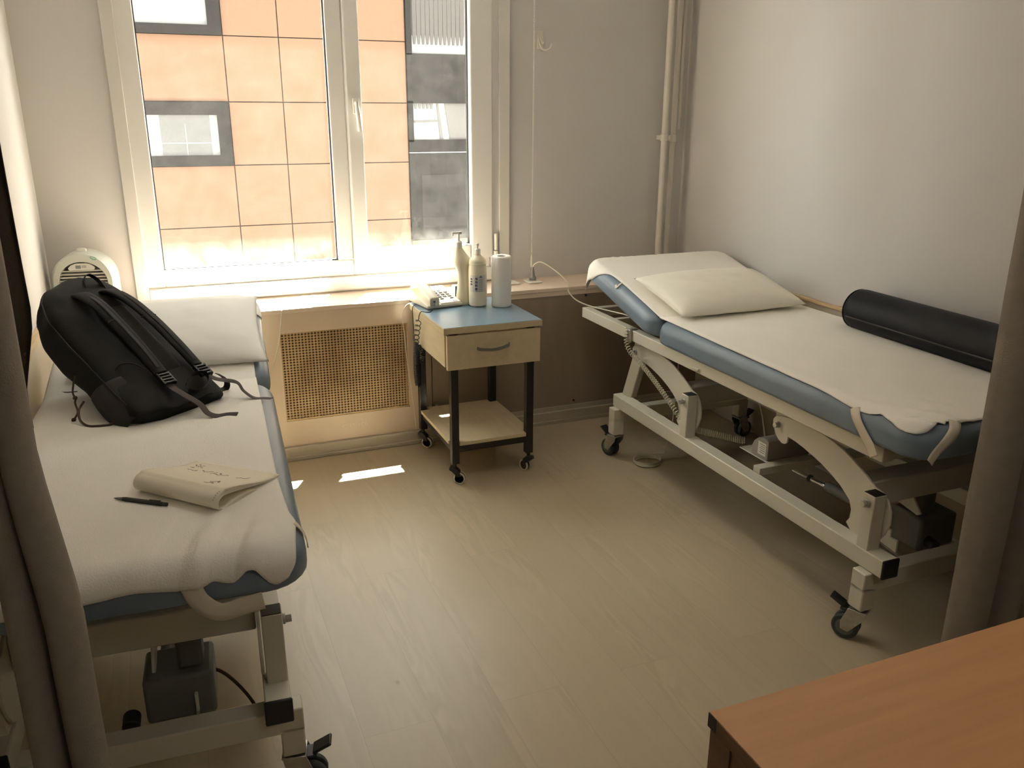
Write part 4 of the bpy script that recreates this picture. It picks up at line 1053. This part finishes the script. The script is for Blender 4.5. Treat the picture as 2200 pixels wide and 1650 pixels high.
for sg, nm in ((-1, ''), (1, '')):
    x0 = sg*.050
    sp = ribbon([(x0*.8-.004, .505, -.022), (x0*.95-.004, .475, .010), (x0*1.05+.004, .40, .028), (x0*1.15+.008, .29, .034), (x0*1.2+.014, .18, .028), (x0*1.25+.020, .085, .016)], wf, .016, 'shoulder_strap', PACK, side=Vector((1, 0, 0)))
    ribbon([(x0*1.0+.002, .455, .024), (x0*1.06+.004, .39, .039), (x0*1.15+.008, .29, .0435), (x0*1.2+.014, .18, .038), (x0*1.25+.019, .10, .026)], .012, .003, 'strap_webbing', WEB, sp, side=Vector((1, 0, 0)))
    c = Vector((sg*.064+.021, .058, .016))
    b_ = MB()
    for k in range(4): b_.box((c.x-.019, c.y-.022+k*.0115, c.z-.004), (c.x+.019, c.y-.016+k*.0115, c.z+.008))
    b_.box((c.x-.021, c.y-.024, c.z-.006), (c.x-.015, c.y+.022, c.z+.007)).box((c.x+.015, c.y-.024, c.z-.006), (c.x+.021, c.y+.022, c.z+.007))
    b_.build('buckle', BLACKP, sp, bevel=.0015)
    MB().tube([(x0*1.1-.02, .31, .036), (x0*1.1+.0, .312, .041), (x0*1.1+.03, .31, .036)], .003, 6).build('strap_stitch', WEB, sp)
inv = PM.inverted()
def wpts(*p): return [inv @ Vector(q) for q in p]
sd = lambda v: (inv.to_3x3() @ Vector(v)).normalized()
cL = PM @ Vector((-.043, .045, .012)); cR = PM @ Vector((.085, .045, .012))
ZS = .7535
ribbon(wpts(cL+Vector((-.01, .01, .005)), cL+Vector((.02, -.03, -.015)), (.035, 2.470, .790), (.055, 2.450, .765), (.080, 2.442, ZS+.001), (.110, 2.445, ZS), (.135, 2.435, ZS+.001)), .024, .0022, 'loose_strap', WEBB, side=sd((.6, .7, 0)))
ribbon(wpts(cR+Vector((-.01, .01, .005)), cR+Vector((.03, -.025, -.012)), (.150, 2.590, .805), (.168, 2.580, .778), (.195, 2.570, ZS+.002), (.225, 2.560, ZS), (.245, 2.545, ZS+.001)), .024, .0022, 'loose_strap', WEBB, side=sd((.6, .7, 0)))
ribbon(wpts((.05, 2.70, .775), (.085, 2.68, .765), (.105, 2.68, .757), (.122, 2.69, .757), (.128, 2.69, .775), (.118, 2.67, .80), (.10, 2.65, .82)), .022, .0022, 'strap_loop', WEBB, side=sd((.4, .9, .2)))
ribbon([(.0, .02, .014), (.035, .045, .022), (.075, .035, .026), (.060, .0, .022), (.02, -.015, .012), (-.005, .0, .010)], .018, .002, 'strap_loop', WEB, side=Vector((0, 0, 1)))
MB().tube(smoothpath([(-.15, .13, -.045), (-.125, .165, -.004), (-.09, .155, .008), (-.07, .115, .012), (-.055, .075, .008)], 6), .0028, 6).build('pocket_hem', WEB, bk)
# haul loop at the top
ribbon([(-.005, .525, -.022), (.0, .555, .004), (.022, .565, .012), (.045, .545, .0), (.05, .505, -.012)], .018, .004, 'haul_loop', WEB, side=Vector((0, .3, 1)))
# seams
for (xs, zs) in ((-.172, -.03), (-.160, -.10)):
    MB().tube([PM.to_3x3().inverted() @ Vector((0, 0, 0)) + Vector((lerp_tab(TAB, t)[0]*(-1.0)*(.985 if zs > -.05 else .97), t*Lp, zs*lerp_tab(TAB, t)[2]/.15)) for t in [i/20*.85+.05 for i in range(21)]], .0022, 5).build('seam', WEB, bk)
# zip cords hanging at the front pocket
MB().tube(wpts(*smoothpath([(-.285, 2.60, .872), (-.295, 2.585, .83), (-.290, 2.575, .812), (-.292, 2.57, .80), (-.288, 2.56, .775), (-.300, 2.55, .757)], 6)), .003, 6).build('zip_cord', CORD, bk)
kn = MB().lathe([(.001, -.006), (.006, -.003), (.006, .003), (.001, .006)], n=10).build('cord_knot', CORD, bk)
kn.location = inv @ Vector((-.290, 2.572, .815))
kn2 = kn.copy(); COL.objects.link(kn2); kn2.parent = bk; kn2.location = inv @ Vector((-.300, 2.55, .757))
MB().tube(wpts(*smoothpath([(-.270, 2.575, .80), (-.283, 2.545, .785), (-.280, 2.515, .765), (-.262, 2.490, .756), (-.235, 2.478, .755), (-.200, 2.475, .757), (-.185, 2.48, .77)], 6)), .0035, 6).build('zip_cord', CORD, bk)
t_ = MB().tube(smoothpath([(-.375, 2.86, .7545), (-.345, 2.835, .7545), (-.31, 2.83, .7545)], 5), .0035, 6).build('loose_cord', CORD)
tag(t_, 'short piece of brown cord lying on the sheet at the back of the backpack', 'cord')

# ------------------------------------------------------------------ curtains
def curtain(name, x0, x1, yc, amp, folds, z0, z1, m, label, ph_=0, lean=0, seed=0, power=1.0, edge=None):
    nu, nv = folds*14, 46
    def g(u, v):
        z = z0+(z1-z0)*v
        sway = .012*nz(v*2, seed, 1)
        xx_ = x0+(x1-x0)*u + lean*(1-v) + .010*nz(u*3, v*2.5, seed)*math.sin(math.pi*min(1, max(0, u)))+sway
        if edge: xx_ += edge(u, z)
        a = ph_+u*folds*2*math.pi+.5*nz(u*2, v*1.4, seed+5)
        A = amp*(.75+.35*nz(u*3, v*1.2, seed+9))
        s_ = math.sin(a); s_ = math.copysign(abs(s_)**power, s_)
        return Vector((xx_+.35*A*math.cos(a), yc+A*s_+.006*nz(u*6, v*7, seed+2), z))
    o = MB().grid(g, nu, nv).build(name, m, None, smooth=80, solid=.002)
    return tag(o, label, 'curtain')
curtain('curtain', -.300, -.197, 1.32, .045, 2, .03, 2.6, CURT, 'taupe cubicle curtain gathered at the left edge, in front of the left treatment bed', .6, 0, 1, .8,
    edge=lambda u, z: -.026*u*max(0, min(1, (z-.85)/.25)))
curtain('curtain', -.40, -.202, 1.47, .035, 2, 1.10, 2.6, CURTD, 'dark brown curtain hanging just behind the taupe one at the left edge', 2.0, 0, 4,
    edge=lambda u, z: -.03*u*max(0, min(1, (1.28-z)/.12)))
curtain('curtain', 1.965, 2.60, 1.44, .060, 5, .02, 2.6, CURT, 'taupe cubicle curtain at the right edge, in front of the right treatment bed foot', 2.4, 0, 7, .8)
struct(MB().box((XL, 1.425, 2.60), (XR, 1.45, 2.63)).build('trim_4', ALU))

# ------------------------------------------------------------------ desk in the near right corner
dk = empty('desk', (1.5, .45, 0)); tag(dk, 'orange beech desk top with dark sides in the near right corner', 'desk')
di = Matrix.Translation(-dk.location)
def dp(mb, name, m, **k):
    o = mb.build(name, m, dk, **k); o.matrix_parent_inverse = di; return o
dp(MB().box((.669, .10, .7475), (2.25, .853, .750)), 'desk_surface', DESK)
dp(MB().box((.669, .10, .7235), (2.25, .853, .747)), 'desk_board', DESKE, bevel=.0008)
dp(MB().box((.668, .835, .725), (.6695, .854, .749)), 'worn_corner', BLACKP)
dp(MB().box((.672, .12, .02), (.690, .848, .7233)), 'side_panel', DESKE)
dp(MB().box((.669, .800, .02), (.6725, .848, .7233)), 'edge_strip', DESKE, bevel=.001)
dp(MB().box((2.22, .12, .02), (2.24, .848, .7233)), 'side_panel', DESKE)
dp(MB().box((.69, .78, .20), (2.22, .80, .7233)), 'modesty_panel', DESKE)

# ------------------------------------------------------------------ building across the street
K = 18/11
fx = lambda x: x*K
fz = lambda z: 1.6+(z-1.6)*K
YFA = 18.0
fa = empty('building', (3, YFA, -7)); tag(fa, 'orange panelled building with grey framed windows across the street', 'building')
fi = Matrix.Translation(-fa.location)
def fpp(mb, name, m, parent=None, **k):
    o = mb.build(name, m, parent or fa, **k)
    if parent is None: o.matrix_parent_inverse = fi
    return o
fpp(MB().box((-16, YFA+.05, -7), (fx(3.04), YFA+1, 11)).box((fx(3.04), YFA+.05, -7), (24, YFA+1, 11)), 'wall', JOINT)
def panels(x0s, z0s, m, name, holes=()):
    mb = MB()
    for xa, xb in zip(x0s, x0s[1:]):
        for za, zb in zip(z0s, z0s[1:]):
            if any(h[0] <= (xa+xb)/2 <= h[1] and h[2] <= (za+zb)/2 <= h[3] for h in holes): continue
            mb.box((fx(xa)+.010, YFA, fz(za)+.010), (fx(xb)-.010, YFA+.05, fz(zb)-.010))
    return fpp(mb, name, m)
zs = [2.401-.727*i for i in range(-5, 8)][::-1]
xs1 = [-7.5, -5.5, -3.5, -1.6, .87]
xs2 = [.87, 1.50, 3.042]
w_holes = [(-1.6, .87, .947, 1.675), (-1.6, .87, 2.40, 3.13)]
panels(xs1, zs, ORANGE, 'facade_panel', w_holes)
panels(xs2, zs, ORANGE, 'facade_panel')
panels([4.6+.63*i for i in range(12)], zs, ORANGE, 'facade_panel')
for (za, zb, pa, pb, l1, r1) in ((.948, 1.672, 1.068, 1.526, -1.45, .723), (2.401, 3.128, 2.507, 3.0, -1.45, .717)):
    f = MB(); xa, xb = fx(-1.59), fx(.862)
    z_a, z_b, p_a, p_b, l_, r_ = fz(za), fz(zb), fz(pa), fz(pb), fx(l1), fx(r1)
    f.box((xa, YFA-.06, z_a), (xb, YFA+.04, p_a)).box((xa, YFA-.06, p_b), (xb, YFA+.04, z_b)).box((r_, YFA-.06, p_a), (xb, YFA+.04, p_b)).box((xa, YFA-.06, p_a), (l_, YFA+.04, p_b))
    wf_ = fpp(f, 'window_surround', FGREY)
    fpp(MB().box((l_, YFA+.02, p_a), (r_, YFA+.04, p_b)), 'sky_reflection_pane', FGLASS)
    if za < 1:
        fpp(MB().box((fx(.085), YFA+.005, p_a), (fx(.635), YFA+.018, p_b)), 'window_pane', mat('far_pane_grey', (.03, .029, .027), .3))
        fpp(MB().box((fx(.09), YFA+.0, fz(1.205)), (fx(.64), YFA+.004, fz(1.215))).box((fx(.355), YFA, p_a), (fx(.362), YFA+.004, fz(1.42))), 'window_bar', FGLASS)
# grey window strip on the right
g_ = MB(); sx0, sx1 = fx(3.05), fx(4.55)
for (za, zb) in ((-.055, 1.055), (1.072, 1.224), (1.674, 2.269), (3.2, 3.8)):
    g_.box((sx0, YFA-.04, fz(za)), (sx1, YFA+.04, fz(zb)))
g_.box((sx0, YFA-.04, fz(1.2)), (fx(3.115), YFA+.04, fz(1.7))).box((sx0, YFA-.04, fz(2.25)), (fx(3.12), YFA+.04, fz(3.3))).box((sx0, YFA-.04, fz(-4.2)), (sx1, YFA+.04, fz(-.45)))
fpp(g_, 'grey_cladding', FGREY)
fpp(MB().box((sx0, YFA-.05, fz(1.058)), (sx1, YFA+.03, fz(1.070))), 'light_joint', FGLASS)
fpp(MB().box((sx0+.02, YFA+.0, fz(-.44)), (sx1, YFA+.04, fz(-.075))), 'facade_panel', ORANGE)
fpp(MB().box((fx(3.2), YFA-.046, fz(.10)), (fx(4.5), YFA-.041, fz(.78))), 'cladding_panel', mat('grey_facade_cladding_light', (.017, .016, .0145), .9, var=.10, vscale=2, spec=.1))
for (za, zb) in ((1.224, 1.674), (2.269, 3.2)):
    fpp(MB().box((fx(3.115), YFA+.02, fz(za)), (sx1, YFA+.04, fz(zb))), 'sky_reflection_pane', FGLASS)
# hanging pleats and painted slanted reflections in the two windows
pl = MB()
x = 3.14
while x < 3.80:
    pl.prism([(fx(x), fz(3.2)), (fx(x), fz(2.50)), (fx(x+.012), fz(2.375)), (fx(x+.036), fz(2.375)), (fx(x+.05), fz(2.50)), (fx(x+.058), fz(3.2))], (0, YFA-.0, 0), X3, Z3, Y3, .015); x += .057
pl.prism([(fx(3.12), fz(3.2)), (fx(3.12), fz(2.48)), (fx(3.83), fz(2.48)), (fx(3.83), fz(3.2))], (0, YFA+.012, 0), X3, Z3, Y3, .006)
fpp(pl, 'pleats_and_reflections', FBAND)
p2 = MB(); x = 3.135
while x < 3.38:
    p2.prism([(fx(x), fz(1.674)), (fx(x+.012), fz(1.605)), (fx(x+.035), fz(1.605)), (fx(x+.04), fz(1.674))], (0, YFA-.0, 0), X3, Z3, Y3, .015); x += .052
p2.prism([(fx(3.43), fz(1.674)), (fx(3.455), fz(1.674)), (fx(3.52), fz(1.224)), (fx(3.475), fz(1.224))], (0, YFA, 0), X3, Z3, Y3, .015)  # slanted frame reflections painted as flat strips from here on
p2.prism([(fx(3.13), fz(1.46)), (fx(3.44), fz(1.47)), (fx(3.44), fz(1.445)), (fx(3.13), fz(1.435))], (0, YFA, 0), X3, Z3, Y3, .015)
p2.prism([(fx(3.54), fz(1.674)), (fx(3.86), fz(1.674)), (fx(3.93), fz(1.224)), (fx(3.61), fz(1.224))], (0, YFA, 0), X3, Z3, Y3, .015)
fpp(p2, 'pleats_and_reflections', mat('far_pleats_and_reflections', (.045, .042, .038), .8))
gd = struct(MB().box((-30, YO+.1, -7.2), (40, YFA+.1, -7)).build('ground', mat('street_paving', (.35, .33, .30), .9)))
